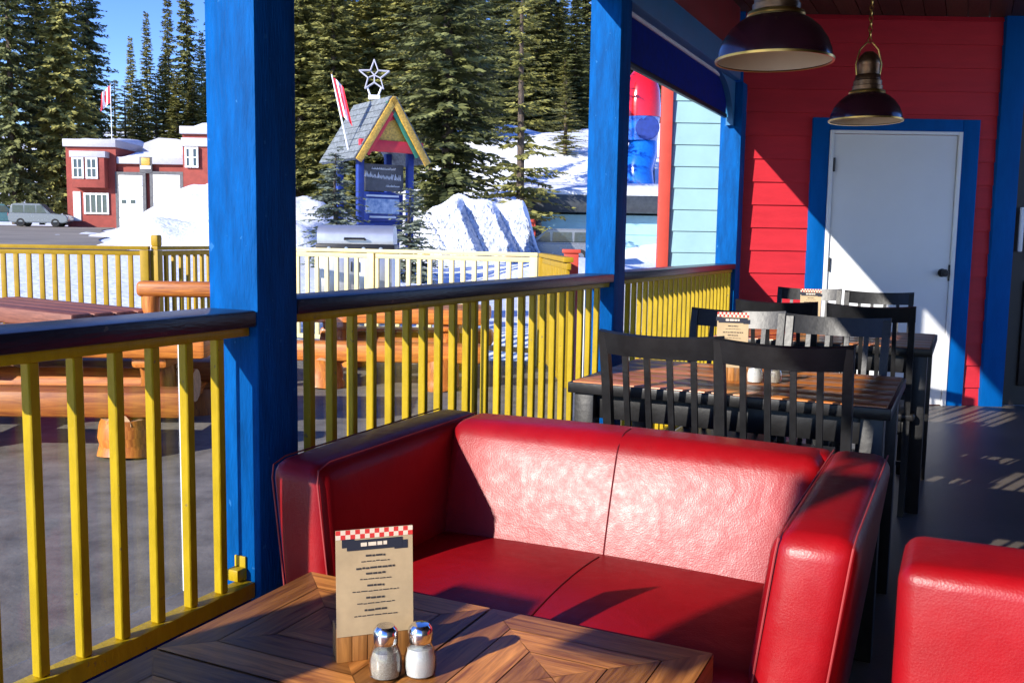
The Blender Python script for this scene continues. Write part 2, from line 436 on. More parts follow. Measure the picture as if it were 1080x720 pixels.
# ------------------------------------------------------------------ posts
def post(u, w, h, label, base=-0.0, name='porch_post'):
    t = thing(name, label, 'post', W(u+w/2, -1.53-w/2, base), RZ, 'blue posts along the porch railing')
    bm = NB(); box(bm, 0, 0, h/2, w, w, h, bevel=0.006, seg=2)
    o = obj('post_shaft', bm, M['blue'], t)
    return t
P1 = post(1.786, 0.152, 2.35, 'thick blue wooden post nearest the camera, left of the red sofa')
P2 = post(4.344, 0.155, 2.35, 'blue wooden post in the middle, behind the dining table')
P3 = post(7.0, 0.155, 2.35, 'blue wooden post against the red wall at the end of the railing')
P0 = post(-0.46, 0.21, 1.32, 'short blue newel post beside the camera at the porch entrance')
HS = thing('shadow_board', 'blank blue board added behind the camera to shade the sofa', 'board', W(-1.45, -1.60, 0), RZ)  # unseen board, added to cast shade on the sofa's right end
bm = NB(); box(bm, 0.02, 0, 2.0, 0.24, 0.03, 0.50, bevel=0.01); obj('board_panel', bm, M['trimblue'], HS)
bm = NB(); tube(bm, [(0.02, 0, 2.24), (0.02, 0, 2.36)], 0.012, 8); obj('hanger', bm, M['darkmetal'], HS)
# little yellow bracket at the foot of the first railing
bm = NB(); box(bm, 0, 0, 0.0, 0.035, 0.006, 0.06, bevel=0.002); box(bm, 0, -0.016, -0.012, 0.035, 0.03, 0.03, bevel=0.004)
obj('rail_bracket', bm, M['yellow'], P1, loc=(0.015, -0.080, 0.375))

# header beam, frieze, shade
HB = thing('header_beam', 'blue header beam running over the porch posts', 'beam', W(0, -1.61, 0), RZ)
bm = NB(); box(bm, 0, 2.70, 2.435, 0.14, 8.5, 0.165, bevel=0.006); obj('beam_board', bm, M['paleblue'], HB)
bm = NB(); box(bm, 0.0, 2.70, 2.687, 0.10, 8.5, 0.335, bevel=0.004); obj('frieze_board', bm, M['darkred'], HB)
SH = thing('roller_shade', 'dark blue roller shade hanging under the beam by the far post', 'shade', W(4.52, -1.63, 0), RZ)
bm = NB()
n = 14
for i in range(n):
    pass
box(bm, 0, 1.20, 2.225, 0.012, 2.36, 0.23, bevel=0.003); obj('shade_cloth', bm, M['shade'], SH)
bm = NB(); tube(bm, [(0.012, 0.0, 2.348), (0.012, 2.40, 2.348)], 0.014, 10); obj('roller_tube', bm, M['white'], SH)
bm = NB(); box(bm, 0, 1.20, 2.100, 0.026, 2.38, 0.03, bevel=0.006); obj('bottom_bar', bm, M['darkmetal'], SH)
# curved brace at the far post
BR = thing('curved_brace', 'curved blue grey brace between far post and header beam', 'brace', W(6.995, -1.61, 0), RZ)
bm = NB()
arc = [(-0.0, 1.98)]+[(-0.62+0.62*math.cos(a), 1.98+0.36*math.sin(a)) for a in [PI/2*k/10 for k in range(1, 11)]]+[(-0.62, 2.35), (0, 2.35)]
arc = [(0, 2.04)]+[(-0.04-0.46*(1-math.cos(PI/2*k/10)), 2.04+0.31*math.sin(PI/2*k/10)) for k in range(0, 11)]+[(0, 2.352)]
prism(bm, arc[0:1]+arc[1:], 0.05, Matrix.Rotation(PI/2, 4, 'Z'))
obj('brace_board', bm, M['paleblue'], BR)
# small black floodlight under the beam end
FL = thing('floodlight', 'small black floodlight mounted high on the far blue post', 'floodlight', Vector((1.70, 6.72, 2.47)), 0)
bm = NB(); lathe(bm, [(0, 0.05), (0.06, 0.045), (0.10, 0.01), (0.115, -0.03), (0.11, -0.04), (0.0, -0.045)], 20); obj('lamp_housing', bm, M['darkmetal'], FL)
bm = NB(); tube(bm, [(0, 0, 0.04), (0, 0, 0.10), (-0.05, 0.1, 0.10)], 0.012, 8); obj('mount_arm', bm, M['darkmetal'], FL)

# ------------------------------------------------------------------ railings
def railing(u0, u1, ztop, balu, zb, label, panels, kick=False, caplabel=None):
    t = thing('porch_railing', label, 'railing', W(u0, -1.61, 0), RZ)
    L = u1-u0
    bm = NB(); box(bm, 0.005, L/2, ztop-0.02, 0.15, L, 0.04, bevel=0.006, axis=1); obj('top_rail', bm, M['railcap'], t)
    bm = NB(); box(bm, 0.04, L/2, ztop-0.052, 0.034, L, 0.022, bevel=0.003); obj('upper_rail', bm, M['yellow'], t)
    bm = NB(); box(bm, 0.04, L/2, zb-0.02, 0.05, L, 0.04, bevel=0.004); obj('bottom_rail', bm, M['yellow'], t)
    for b in balu:
        w = 0.025
        bm = NB(); box(bm, 0.04, b-u0, (zb+ztop-0.062)/2, w, 0.024, ztop-0.062-zb, bevel=0.003, seg=1)
        obj('baluster', bm, M['yellow'], t)
    for a, b in panels:
        bm = NB(); box(bm, -0.035, (a+b)/2-u0, (zb+ztop-0.06)/2, 0.005, b-a, ztop-0.07-zb)
        p = obj('clear_panel', bm, M['acrylic'], t, smooth=0)
        bm = NB(); box(bm, -0.035, b-u0-0.004, (zb+ztop-0.06)/2, 0.008, 0.009, ztop-0.07-zb)
        obj('panel_edge', bm, M['white'], p, smooth=0)
    if kick:
        bm = NB(); box(bm, 0.04, 0.028, (ztop-0.045)/2, 0.055, 0.055, ztop-0.045, bevel=0.004); obj('end_post', bm, M['yellow'], t)
        bm = NB(); box(bm, 0.035, L/2, (zb-0.045)/2, 0.03, L, zb-0.05, bevel=0.003); obj('kick_board', bm, M['shade'], t)
    return t
railing(0.90, 1.783, 1.02, [1.690-0.0985*i for i in range(8)], 0.345, 'yellow baluster railing with dark cap at left of the coffee table', [(0.93, 1.655)], kick=True)
bl = [2.034+0.0985*i for i in range(10)]+[2.975]+[3.146-0.085+0.105*i for i in range(12)]
railing(1.941, 4.341, 1.04, bl, 0.10, 'yellow baluster railing with dark cap behind the red sofa', [(1.97, 2.86), (2.98, 4.25)])
railing(4.502, 6.997, 1.045, [4.57+0.1*i for i in range(25)], 0.10, 'yellow baluster railing with dark cap beside the dining chairs', [(4.55, 6.8)])

# ------------------------------------------------------------------ end wall
WY = 7.12
wall = thing('red_wall', 'red lap sided porch wall around the white door', 'wall', (0, WY, 0), 0)
bm = NB()
x0, x1 = 1.655, 3.545
z = -0.03
while z < 2.85:
    z1 = min(z+0.168, 2.858)
    vs = [bm.verts.new(c) for c in ((x0, -0.016, z), (x1, -0.016, z), (x1, -0.002, z1), (x0, -0.002, z1), (x0, 0.0, z), (x1, 0, z))]
    fs = [bm.faces.new((vs[0], vs[1], vs[2], vs[3])), bm.faces.new((vs[4], vs[5], vs[1], vs[0]))]
    z = z1
box(bm, (x0+x1)/2, 0.07, 1.42, x1-x0, 0.13, 2.87)
obj('lap_siding', bm, M['red'], wall, smooth=0)
CP = thing('corner_trim_post', 'blue corner board at right of the red wall', 'post', (3.625, WY-0.02, 0), 0)
one('trim_board', M['trimblue'], CP, (0, 0.03, 1.43, 0.165, 0.12, 2.86))
LT = thing('edge_trim_board', 'narrow blue trim board at left edge of the red wall', 'post', (1.62, WY-0.02, 0), 0)
one('trim_board', M['trimblue'], LT, (0, 0.03, 1.43, 0.07, 0.12, 2.86))
DR = thing('white_door', 'white metal door in blue trim on the red wall', 'door', (2.80, WY, 0), 0)
tz = 2.02
bm = NB()
box(bm, -0.555, -0.022, 1.06, 0.125, 0.036, 2.12, bevel=0.003); box(bm, 0.545, -0.022, 1.06, 0.125, 0.036, 2.12, bevel=0.003)
box(bm, -0.005, -0.024, 2.075, 0.970, 0.036, 0.09, bevel=0.003)
obj('door_trim', bm, M['trimblue'], DR)
bm = NB(); box(bm, -0.476, -0.026, 1.015, 0.028, 0.05, 2.03, bevel=0.002); box(bm, 0.466, -0.026, 1.015, 0.028, 0.05, 2.03, bevel=0.002)
box(bm, -0.005, -0.026, 2.018, 0.912, 0.05, 0.024, bevel=0.002); obj('door_frame', bm, M['white'], DR)
bm = NB(); box(bm, -0.005, -0.02, 1.005, 0.905, 0.03, 1.995, bevel=0.002); leaf = obj('door_leaf', bm, M['doorwhite'], DR)
for hz in (0.25, 1.05, 1.78):
    bm = NB(); tube(bm, [(-0.452, -0.045, hz-0.05), (-0.452, -0.045, hz+0.05)], 0.009, 8); obj('hinge', bm, M['darkmetal'], leaf)
bm = NB(); lathe(bm, [(0, 0.075), (0.018, 0.073), (0.028, 0.055), (0.026, 0.04), (0.012, 0.03), (0.012, 0.012), (0.03, 0.01), (0.032, 0)], 20)
bmesh.ops.transform(bm, matrix=T(0.395, -0.035, 1.0, rx=PI/2), verts=bm.verts); obj('door_knob', bm, M['darkmetal'], leaf)
bm = NB(); box(bm, 0.446, -0.038, 1.0, 0.012, 0.008, 0.12); obj('strike_plate', bm, M['darkmetal'], leaf, smooth=0)
# dark double door standing in for the unlit opening on the right
DD = thing('unlit_opening', 'dark door standing in for the unlit opening right of the blue corner board', 'door', (4.60, WY+0.05, 0), 0)
bm = NB(); box(bm, 0, 0.02, 1.2, 1.76, 0.05, 2.4); obj('door_leaf', bm, M['darkfill'], DD, smooth=0)
bm = NB()
for s in (-0.44, 0.44):
    for (c, h) in ((0.55, 0.8), (1.65, 1.1)): box(bm, s, -0.015, c, 0.62, 0.03, h, bevel=0.01)
obj('raised_panel', bm, M['darkfill'], DD)
bm = NB(); box(bm, -0.815, -0.04, 1.33, 0.035, 0.02, 0.33, bevel=0.008); obj('pull_bar', bm, M['white'], DD)
one('transom', M['darkfill'], DD, (0, 0.02, 2.64, 1.76, 0.06, 0.46))
bw = thing('unseen_wall', 'dark wooden wall end at the far right of the porch', 'wall', (6.1, WY+0.1, 0), 0)
bm = NB(); box(bm, 0, 0, 1.42, 1.3, 0.12, 2.84); obj('wall_end', bm, M['darkfill'], bw, smooth=0)
bw = thing('unseen_wall', 'unseen dark wall added along the right side to darken the porch', 'wall', W(2.0, 1.85, 0), RZ)  # unseen wall, added to keep the posts' inner faces dark
bm = NB(); box(bm, 0, 0, 1.42, 0.12, 6.4, 2.84); obj('shade_wall', bm, M['darkfill'], bw, smooth=0)

# ------------------------------------------------------------------ pendant lamps
def pendant(x, y, zr, label, first=None):
    t = thing('pendant_lamp', label, 'lamp', (x, y, zr), 0, 'pendant lamps under the porch ceiling')
    R = 0.171
    bm = NB()
    outp = [(R, 0.0), (R*1.0, 0.006), (R*0.975, 0.03), (R*0.90, 0.062), (R*0.78, 0.092), (R*0.62, 0.116), (R*0.48, 0.130), (0.078, 0.134)]
    lathe(bm, outp, 48); obj('shade', bm, M['enamel'], t)
    bm = NB()
    lathe(bm, [(R-0.001, 0.002), (R*0.965, 0.028), (R*0.885, 0.059), (R*0.765, 0.088), (R*0.61, 0.111), (R*0.45, 0.125), (0.03, 0.128)], 48)
    obj('shade_lining', bm, M['lampin'], t)
    bm = NB(); lathe(bm, [(R-0.003, -0.002), (R+0.004, -0.003), (R+0.005, 0.004), (R-0.001, 0.006)], 48); obj('rim_band', bm, M['brass'], t)
    bm = NB(); lathe(bm, [(0.084, 0.130), (0.086, 0.134), (0.084, 0.142), (0.074, 0.146), (0.06, 0.148)], 40); obj('collar', bm, M['brass'], t)
    bm = NB(); lathe(bm, [(0.070, 0.145), (0.071, 0.165), (0.066, 0.168), (0.066, 0.190), (0.060, 0.195), (0.058, 0.215), (0.053, 0.220), (0.052, 0.262), (0.054, 0.266), (0.050, 0.290), (0.040, 0.312), (0.022, 0.328), (0.0, 0.332)], 36)
    obj('socket_cup', bm, M['bronze'], t)
    bm = NB(); lathe(bm, [(0.0, 0.03), (0.022, 0.036), (0.03, 0.055), (0.026, 0.08), (0.015, 0.10), (0.014, 0.125)], 20); obj('bulb', bm, M['white'], t)
    bm = NB()
    for s in (-1, 1):
        tube(bm, [(s*0.056, 0, 0.22), (s*0.062, 0, 0.27), (s*0.045, 0, 0.34), (s*0.012, 0, 0.375)], 0.004, 6)
    obj('yoke', bm, M['brass'], t)
    bm = NB(); z = 0.372; k = 0
    top = 2.86-zr
    while z < top-0.01:
        pts = []
        for a in range(9):
            q = 2*PI*a/8; px_, pz_ = 0.0085*math.cos(q), 0.016*math.sin(q)
            pts.append((px_ if k % 2 == 0 else 0, 0 if k % 2 == 0 else px_, z+0.014+pz_))
        tube(bm, pts, 0.0028, 5, cap=False); z += 0.0255; k += 1
    obj('chain', bm, M['brass'], t)
    bm = NB(); lathe(bm, [(0.0, top-0.03), (0.03, top-0.028), (0.055, top-0.01), (0.06, top)], 24); obj('ceiling_rose', bm, M['bronze'], t)
    return t
pendant(0.778, 2.94, 1.745, 'large pendant lamp nearest the camera, dark dome with cream inside')
pendant(1.712, 4.73, 1.800, 'smaller looking pendant lamp hanging on a chain above the white door')

# ------------------------------------------------------------------ sofa
def cushion(bm, cx, cy, cz, sx, sy, sz, bev, puff=0.0, lean=None, mtx=None):
    """rounded box with inner grid so that it can bulge and wrinkle"""
    g = bmesh.ops.create_cube(bm, size=1.0); vs = g['verts']
    for v in vs: v.co = Vector((v.co.x*sx, v.co.y*sy, v.co.z*sz))
    es = list(set(e for v in vs for e in v.link_edges))
    r = bmesh.ops.bevel(bm, geom=es, offset=bev, segments=4, profile=0.5, affect='EDGES')
    es = [e for e in bm.edges if e.calc_length() > 0.09]
    bmesh.ops.subdivide_edges(bm, edges=es, cuts=7, use_grid_fill=True)
    allv = list(bm.verts)
    for v in allv:
        x, y, z = v.co.x/(sx/2), v.co.y/(sy/2), v.co.z/(sz/2)
        if puff:
            if abs(z) > 0.75: v.co.z += puff*math.copysign(1, z)*max(0, (1-x*x))*max(0, (1-y*y))
            if abs(y) > 0.75: v.co.y += puff*math.copysign(1, y)*max(0, (1-x*x))*max(0, (1-z*z))
        if lean: v.co.y += lean*(v.co.z/sz+0.5)
        v.co += Vector((cx, cy, cz))
    if mtx is not None: bmesh.ops.transform(bm, matrix=mtx, verts=allv)
    return allv

SF = thing('red_sofa', 'red leather two seat sofa in front of the yellow railing', 'sofa', W(2.0, -0.762, 0), RZ)
# local x = v, local y = u ; front at y=-0.35, back at +0.42
def leatherpart(name, args, parent, puff=0.008, lean=None, bev=0.03):
    bm = NB(); cushion(bm, *args, bev, puff, lean); return obj(name, bm, M['leather'], parent, smooth=60)
sw = 0.62
leatherpart('base', (0, 0.03, 0.16, 0.93, 0.72, 0.17), SF, 0.0, bev=0.02)
st = leatherpart('seat_cushion', (0, -0.07, 0.335, 0.972, 0.56, 0.18), SF, 0.022, bev=0.035)
bk = leatherpart('back_cushion', (0, 0.20, 0.527, 0.972, 0.17, 0.36), SF, 0.008, lean=0.118, bev=0.040)
from mathutils.bvhtree import BVHTree
def surf_seam(o, rays, r=0.0022):
    tree = BVHTree.FromPolygons([v_.co for v_ in o.data.vertices], [p_.vertices for p_ in o.data.polygons])
    pts = []
    for org, d_ in rays:
        h_, n_, _, _ = tree.ray_cast(Vector(org), Vector(d_))
        if h_ is not None: pts.append(h_)
    bm = NB(); tube(bm, pts, r, 6); return obj('seam', bm, M['seam'], o)
surf_seam(bk, [((0.0, -1, 0.42+0.022*i), (0, 1, 0)) for i in range(13)]+[((0.0, 0.262+0.02*i, 2), (0, 0, -1)) for i in range(4)])
surf_seam(st, [((0.0, -1, 0.29+0.02*i), (0, 1, 0)) for i in range(6)]+[((0.0, -0.315+0.03*i, 2), (0, 0, -1)) for i in range(15)])
bm = NB(); cushion(bm, 0, 0.375, 0.385, 1.0, 0.11, 0.63, 0.03, 0.0); obj('back_panel', bm, M['leather'], SF, smooth=60)
for s in (-1, 1):
    a = leatherpart('arm', (s*0.556, 0.04, 0.395, 0.150, 0.79, 0.61), SF, 0.010, bev=0.042)
    flare = lambda z: -s*0.075*(0.7-z)/0.61
    for v_ in a.data.vertices: v_.co.x += flare(v_.co.z)
    bm = NB()
    xx = s*(0.556-0.075+0.014) ; xo = s*(0.556+0.075-0.012)
    for xq in (xx, xo):
        tube(bm, [(xq, -0.351, 0.12), (xq, -0.352, 0.66), (xq, -0.343, 0.688), (xq, -0.30, 0.699), (xq, 0.40, 0.699)], 0.0020, 6)
    tube(bm, [(s*(0.556-0.066), 0.13, 0.66), (s*(0.556-0.06), 0.13, 0.690), (s*0.556, 0.13, 0.7055), (s*(0.556+0.06), 0.13, 0.690), (s*(0.556+0.067), 0.13, 0.66)], 0.0025, 6)
    for v_ in bm.verts: v_.co.x += flare(v_.co.z)
    obj('piping', bm, M['stitch'], a)
for sx in (-1, 1):
    for sy in (-0.28, 0.36):
        bm = NB(); lathe(bm, [(0, 0), (0.02, 0), (0.026, 0.08), (0, 0.085)], 14, c=(sx*0.44, sy, 0)); obj('foot', bm, M['black'], SF)

# armchair at the right, seen from behind
AC = thing('red_armchair', 'red leather armchair seen from behind at the right edge of the picture', 'armchair', W(1.62, 0.32, 0), RZ)
leatherpart('back', (0, 0.0, 0.405, 0.775, 0.205, 0.622), AC, 0.006, bev=0.03)
leatherpart('base', (0, 0.34, 0.17, 0.74, 0.50, 0.16), AC, 0.0, bev=0.02)
leatherpart('seat_cushion', (0, 0.36, 0.31, 0.50, 0.50, 0.13), AC, 0.014, bev=0.03)
for s in (-1, 1):
    leatherpart('arm', (s*0.318, 0.35, 0.29, 0.12, 0.52, 0.34), AC, 0.004, bev=0.025)
    for y in (-0.05, 0.54):
        bm = NB(); lathe(bm, [(0, 0), (0.02, 0), (0.026, 0.09), (0, 0.095)], 14, c=(s*0.31, y, 0)); obj('foot', bm, M['black'], AC)

# ------------------------------------------------------------------ coffee table with mitred plank top
CTB = thing('coffee_table', 'low wooden table with mitred plank pattern before the sofa', 'table', W(1.135, -0.778, 0), RZ)
bm = NB()
toneL = bm.faces.layers.float['tone']; uvL = bm.loops.layers.uv['UVMap']
def pface(poly, z, ang, tone):
    vs = [bm.verts.new((x, y, z)) for x, y in poly]; f = bm.faces.new(vs); f.normal_update()
    if f.normal.z < 0: f.normal_flip()
    f[toneL] = tone; ca, sa = math.cos(ang), math.sin(ang); o = random.random()*9
    for lp in f.loops:
        x, y = lp.vert.co.x, lp.vert.co.y; lp[uvL].uv = (x*ca+y*sa+o, -x*sa+y*ca+o*0.3)
hw = 0.428; tzp = 0.5
def mitred(cx, cy, s, nring):
    """square of nested mitred planks; every side plank is a trapezoid"""
    for k in range(nring):
        o = s*(1-k/nring); i = s*(1-(k+1)/nring)+0.0012
        for side in range(4):
            a = side*PI/2; ca, sa = math.cos(a), math.sin(a)
            pts = [(-o+.001, -o+0.0012), (o-.001, -o+0.0012), (i-.001, -i), (-i+.001, -i)]
            pface([(cx+x*ca-y*sa, cy+x*sa+y*ca) for x, y in pts], tzp, a, random.random())
q = hw/2
mitred(-q, q, q-0.002, 3); mitred(q, q, q-0.002, 3); mitred(-q, -q, q-0.002, 3); mitred(q, -q, q-0.002, 3)
box(bm, 0, 0, tzp-0.0262, 2*hw-0.004, 2*hw-0.004, 0.048, bevel=0.0, tone=0.1)
obj('tabletop', bm, M['tablewood'], CTB, smooth=0)
bm = NB(); 
for s in (-1, 1):
    box(bm, 0, s*0.40, 0.42, 0.80, 0.03, 0.06, bevel=0.003); box(bm, s*0.40, 0, 0.42, 0.03, 0.76, 0.06, bevel=0.003)
obj('apron', bm, M['tablewood'], CTB)
for sx in (-1, 1):
    for sy in (-1, 1):
        bm = NB(); box(bm, sx*0.37, sy*0.37, 0.225, 0.07, 0.07, 0.45, bevel=0.004); obj('leg', bm, M['tablewood'], CTB)

# ------------------------------------------------------------------ menus and shakers
def menu(loc, rz, label, h=0.202, w=0.128):
    t = thing('menu_stand', label, 'menu', loc, rz, 'menus standing on the tables')
    bm = NB()
    for i in range(5): box(bm, -w/2+w*(i+0.5)/5, 0, 0.028, w/5-0.0006, 0.05, 0.056, bevel=0.0015, axis=2)
    obj('wood_block', bm, M['blockwood'], t)
    mt = T(0, -0.026, 0.045, rx=-0.06)
    bm = NB(); box(bm, 0, 0, (h-0.045)/2+0.01, w, 0.0016, h-0.045+0.02, mtx=mt); card = obj('menu_card', bm, M['menupaper'], t, smooth=0)
    H = h-0.045+0.02
    def flat(bm, x, z, sx, sz, y=-0.0013, mi=0): box(bm, x, y, z, sx, 0.0006, sz, mtx=mt, mi=mi)
    bm = NB(); nx = 16
    for r in range(2):
        for i in range(nx):
            flat(bm, -w/2+w*(i+0.5)/nx, H-0.004-0.0075*r, w/nx, 0.0075, mi=(i+r) % 2)
    obj('gingham_border', bm, [M['ginghamred'], M['ginghamwhite']], card, smooth=0)
    bm = NB(); flat(bm, 0.0, H-0.026, 0.092, 0.017, -0.0016); flat(bm, 0.044, H-0.030, 0.022, 0.014, -0.0013)
    flat(bm, -0.044, H-0.022, 0.02, 0.014, -0.0013); obj('title_banner', bm, M['navy'], card, smooth=0)
    bm = NB(); rr = random.Random(5)
    for wd, xo in ((0.010, -0.018), (0.013, -0.004), (0.008, 0.0085), (0.006, 0.0175)): flat(bm, xo, H-0.0255+rr.uniform(-.0006, .0006), wd, 0.006, -0.0024)
    obj('banner_lettering', bm, M['ginghamwhite'], card, smooth=0)
    bm = NB(); z = H-0.045
    lines = [(0.03, 1), (0.045, 0), (0.062, 1), (0.03, 1), (0.05, 0), (0.026, 1), (0.075, 0), (0.03, 1), (0.06, 0), (0.036, 1), (0.07, 0), (0.03, 1), (0.055, 0), (0.028, 1)]
    for wd, head in lines:
        x = -wd/2
        while x < wd/2:
            ww = rr.uniform(0.004, 0.011)
            ww = min(ww, wd/2-x+0.002); flat(bm, x+ww/2, z+rr.uniform(-.0004, .0004), ww, 0.0030 if head else 0.0014); x += ww+0.0018
        z -= 0.0092 if head else 0.0112
        if z < 0.03: break
    obj('printed_text', bm, M['ink'], card, smooth=0)
    return t
mrot = math.atan2(-0.006, 0.14)
pA = W(1.225, -0.903, 0.5); pB = W(1.313, -0.812, 0.5)
dm = (pB-pA); menu(((pA+pB)/2)+Vector((0.0, 0.026, 0.0)), math.atan2(dm.y, dm.x), 'brown paper menu in a wooden block on the low table')
menu(W(3.10, -0.680, 0.75), RZ+0.25, 'paper menu in a wooden block on the nearer dining table', h=0.205, w=0.10)
menu(W(4.95, -0.700, 0.75), RZ+0.15, 'paper menu in a wooden block on the farther dining table', h=0.205, w=0.10)

def shaker(loc, label, filling, fillmat, s=1.0):
    t = thing('glass_shaker', label, 'shaker', loc, 0, 'glass shakers on the tables')
    pr = [(0.0, 0.0), (0.0165, 0.0), (0.0205, 0.004), (0.0222, 0.018), (0.0215, 0.034), (0.0180, 0.048), (0.0150, 0.058), (0.0150, 0.066)]
    bm = NB(); pr = [(r*1.22, z*0.92) for r, z in pr]
    lathe(bm, [(r*s, z*s) for r, z in pr]+[((r-0.0024)*s, max(z, 0.003)*s) for r, z in pr[::-1] if r > 0.0205 or z > 0.045]+[(0, 0.003*s)], 28); obj('glass_body', bm, M['glass'], t)
    bm = NB(); top = filling
    pi = [(0.0, 0.003)]+[(r*0.88, z) for r, z in pr[2:] if z < top]+[(0.0195, top), (0, top+0.002)]
    lathe(bm, [(r*s, z*s) for r, z in pi], 24); obj('filling', bm, fillmat, t)
    bm = NB(); lathe(bm, [(0.0192*s, 0.056*s), (0.0200*s, 0.058*s), (0.0200*s, 0.070*s), (0.0190*s, 0.078*s), (0.0140*s, 0.084*s), (0, 0.0865*s)], 28)
    obj('screw_cap', bm, M['chrome'], t)
    return t
shaker(W(1.231, -0.803, 0.5), 'pepper shaker of clear glass with chrome cap, left of the pair before the menu', 0.043, M['pepper'])
shaker(W(1.262, -0.757, 0.5), 'salt shaker full of white salt, right of the pair before the menu', 0.046, M['salt'])
shaker(W(3.09, -0.600, 0.75), 'salt shaker beside the menu on the nearer dining table', 0.046, M['salt'])
shaker(W(3.12, -0.545, 0.75), 'pepper shaker beside the salt on the nearer dining table', 0.040, M['pepper'])

# ------------------------------------------------------------------ dining tables
def dining(u0, u1, v0, v1, label, proto=None):
    w, d = v1-v0, u1-u0
    t = thing('dining_table', label, 'table', W((u0+u1)/2, (v0+v1)/2, 0), RZ, 'dining tables on the porch')
    bm = NB(); nb = 6
    for i in range(nb):
        box(bm, 0, -d/2+0.0125+(d-0.025)*(i+0.5)/nb, 0.735, w-0.025, (d-0.025)/nb-0.001, 0.030, bevel=0.0015, axis=0)
    obj('tabletop', bm, M['dinwood'], t)
    bm = NB()
    for s in (-1, 1):
        box(bm, 0, s*(d/2-0.006), 0.730, w, 0.012, 0.034, bevel=0.003); box(bm, s*(w/2-0.006), 0, 0.730, 0.012, d-0.0245, 0.034, bevel=0.003)
    obj('tabletop_edge', bm, M['black'], t)
    bm = NB()
    for s in (-1, 1):
        box(bm, 0, s*(d/2-0.06), 0.67, w-0.16, 0.02, 0.08, bevel=0.002); box(bm, s*(w/2-0.06), 0, 0.67, 0.02, d-0.16, 0.08, bevel=0.002)
    obj('apron', bm, M['black'], t)
    for sx in (-1, 1):
        for sy in (-1, 1):
            bm = NB(); box(bm, sx*(w/2-0.05), sy*(d/2-0.05), 0.357, 0.065, 0.065, 0.713, bevel=0.003); obj('leg', bm, M['black'], t)
    return t
dining(2.80, 3.50, -1.135, -0.165, 'black and honey wood dining table nearer the camera, behind the sofa')
dining(4.52, 5.32, -1.10, -0.115, 'black and honey wood dining table farther away, near the white door')

# ------------------------------------------------------------------ chairs
def chair_proto():
    t = thing('dining_chair', 'x', 'chair', (0, 0, 0), 0, 'black slat back chairs round the dining tables')
    B = M['black']
    bm = NB(); vs, fs = box(bm, 0, 0.0, 0.445, 0.40, 0.41, 0.035, bevel=0.012, seg=3)
    obj('seat', bm, B, t)
    bm = NB()
    for s in (-1, 1): box(bm, s*0.155, 0, 0.40, 0.02, 0.34, 0.055, bevel=0.003)
    for s in (-1, 1): box(bm, 0, s*0.17, 0.40, 0.29, 0.02, 0.055, bevel=0.003)
    obj('seat_frame', bm, B, t)
    for s in (-1, 1):
        bm = NB(); vs, fs = box(bm, s*0.165, 0.165, 0.214, 0.036, 0.036, 0.428, bevel=0.004)
        obj('leg', bm, B, t)
    prof = [(-0.205, 0.0), (-0.185, 0.22), (-0.18, 0.43), (-0.195, 0.60), (-0.225, 0.78), (-0.262, 0.93)]
    for s in (-1, 1):
        bm = NB(); ring = []
        for i, (y, z) in enumerate(prof):
            hx = 0.013; hy = 0.02 if i < 3 else 0.015
            cx = s*(0.168+0.004*max(0, z-0.43))
            ring.append([bm.verts.new((cx+a*hx, y+b*hy, z)) for a, b in ((-1, -1), (1, -1), (1, 1), (-1, 1))])
        for a, b in zip(ring, ring[1:]):
            for k in range(4): bm.faces.new((a[k], a[(k+1) % 4], b[(k+1) % 4], b[k]))
        bm.faces.new(ring[0][::-1]); bm.faces.new(ring[-1])
        obj('rear_leg', bm, B, t)
    # crest rail, bowed backwards
    bm = NB(); n = 12; a = []
    for i in range(n+1):
        f = -1+2*i/n; x = 0.184*f; bow = -0.030*(1-f*f); dz = 0.010*(f*f)
        row = []
        for yy, zz in ((-0.009, 0.864+dz*0.6), (-0.011, 0.926+dz), (0.011, 0.930+dz), (0.011, 0.864+dz*0.6)):
            row.append(bm.verts.new((x, -0.238-0.25*(zz-0.84)+bow+yy, zz)))
        a.append(row)
    for p, q_ in zip(a, a[1:]):
        for k in range(4): bm.faces.new((p[k], q_[k], q_[(k+1) % 4], p[(k+1) % 4]))
    bm.faces.new(a[0]); bm.faces.new(a[-1][::-1]); bmesh.ops.recalc_face_normals(bm, faces=bm.faces)
    obj('crest_rail', bm, B, t)
    for x in (-0.102, -0.034, 0.034, 0.102):
        f = x/0.184; bow = -0.030*(1-f*f)
        bm = NB(); rr = []
        for y, z in ((-0.185, 0.46), (-0.198+bow*0.5, 0.60), (-0.222+bow*0.9, 0.75), (-0.243+bow, 0.866)):
            rr.append([bm.verts.new((x+c*0.0085, y+d*0.006, z)) for c, d in ((-1, -1), (1, -1), (1, 1), (-1, 1))])
        for p, q_ in zip(rr, rr[1:]):
            for k in range(4): bm.faces.new((p[k], p[(k+1) % 4], q_[(k+1) % 4], q_[k]))
        obj('back_slat', bm, B, t)
    for s in (-1, 1):
        bm = NB(); box(bm, s*0.165, -0.01, 0.19, 0.018, 0.33, 0.022, bevel=0.003); obj('stretcher', bm, B, t)
    bm = NB(); box(bm, 0, 0.02, 0.19, 0.31, 0.02, 0.02, bevel=0.003); obj('stretcher', bm, B, t)
    return t
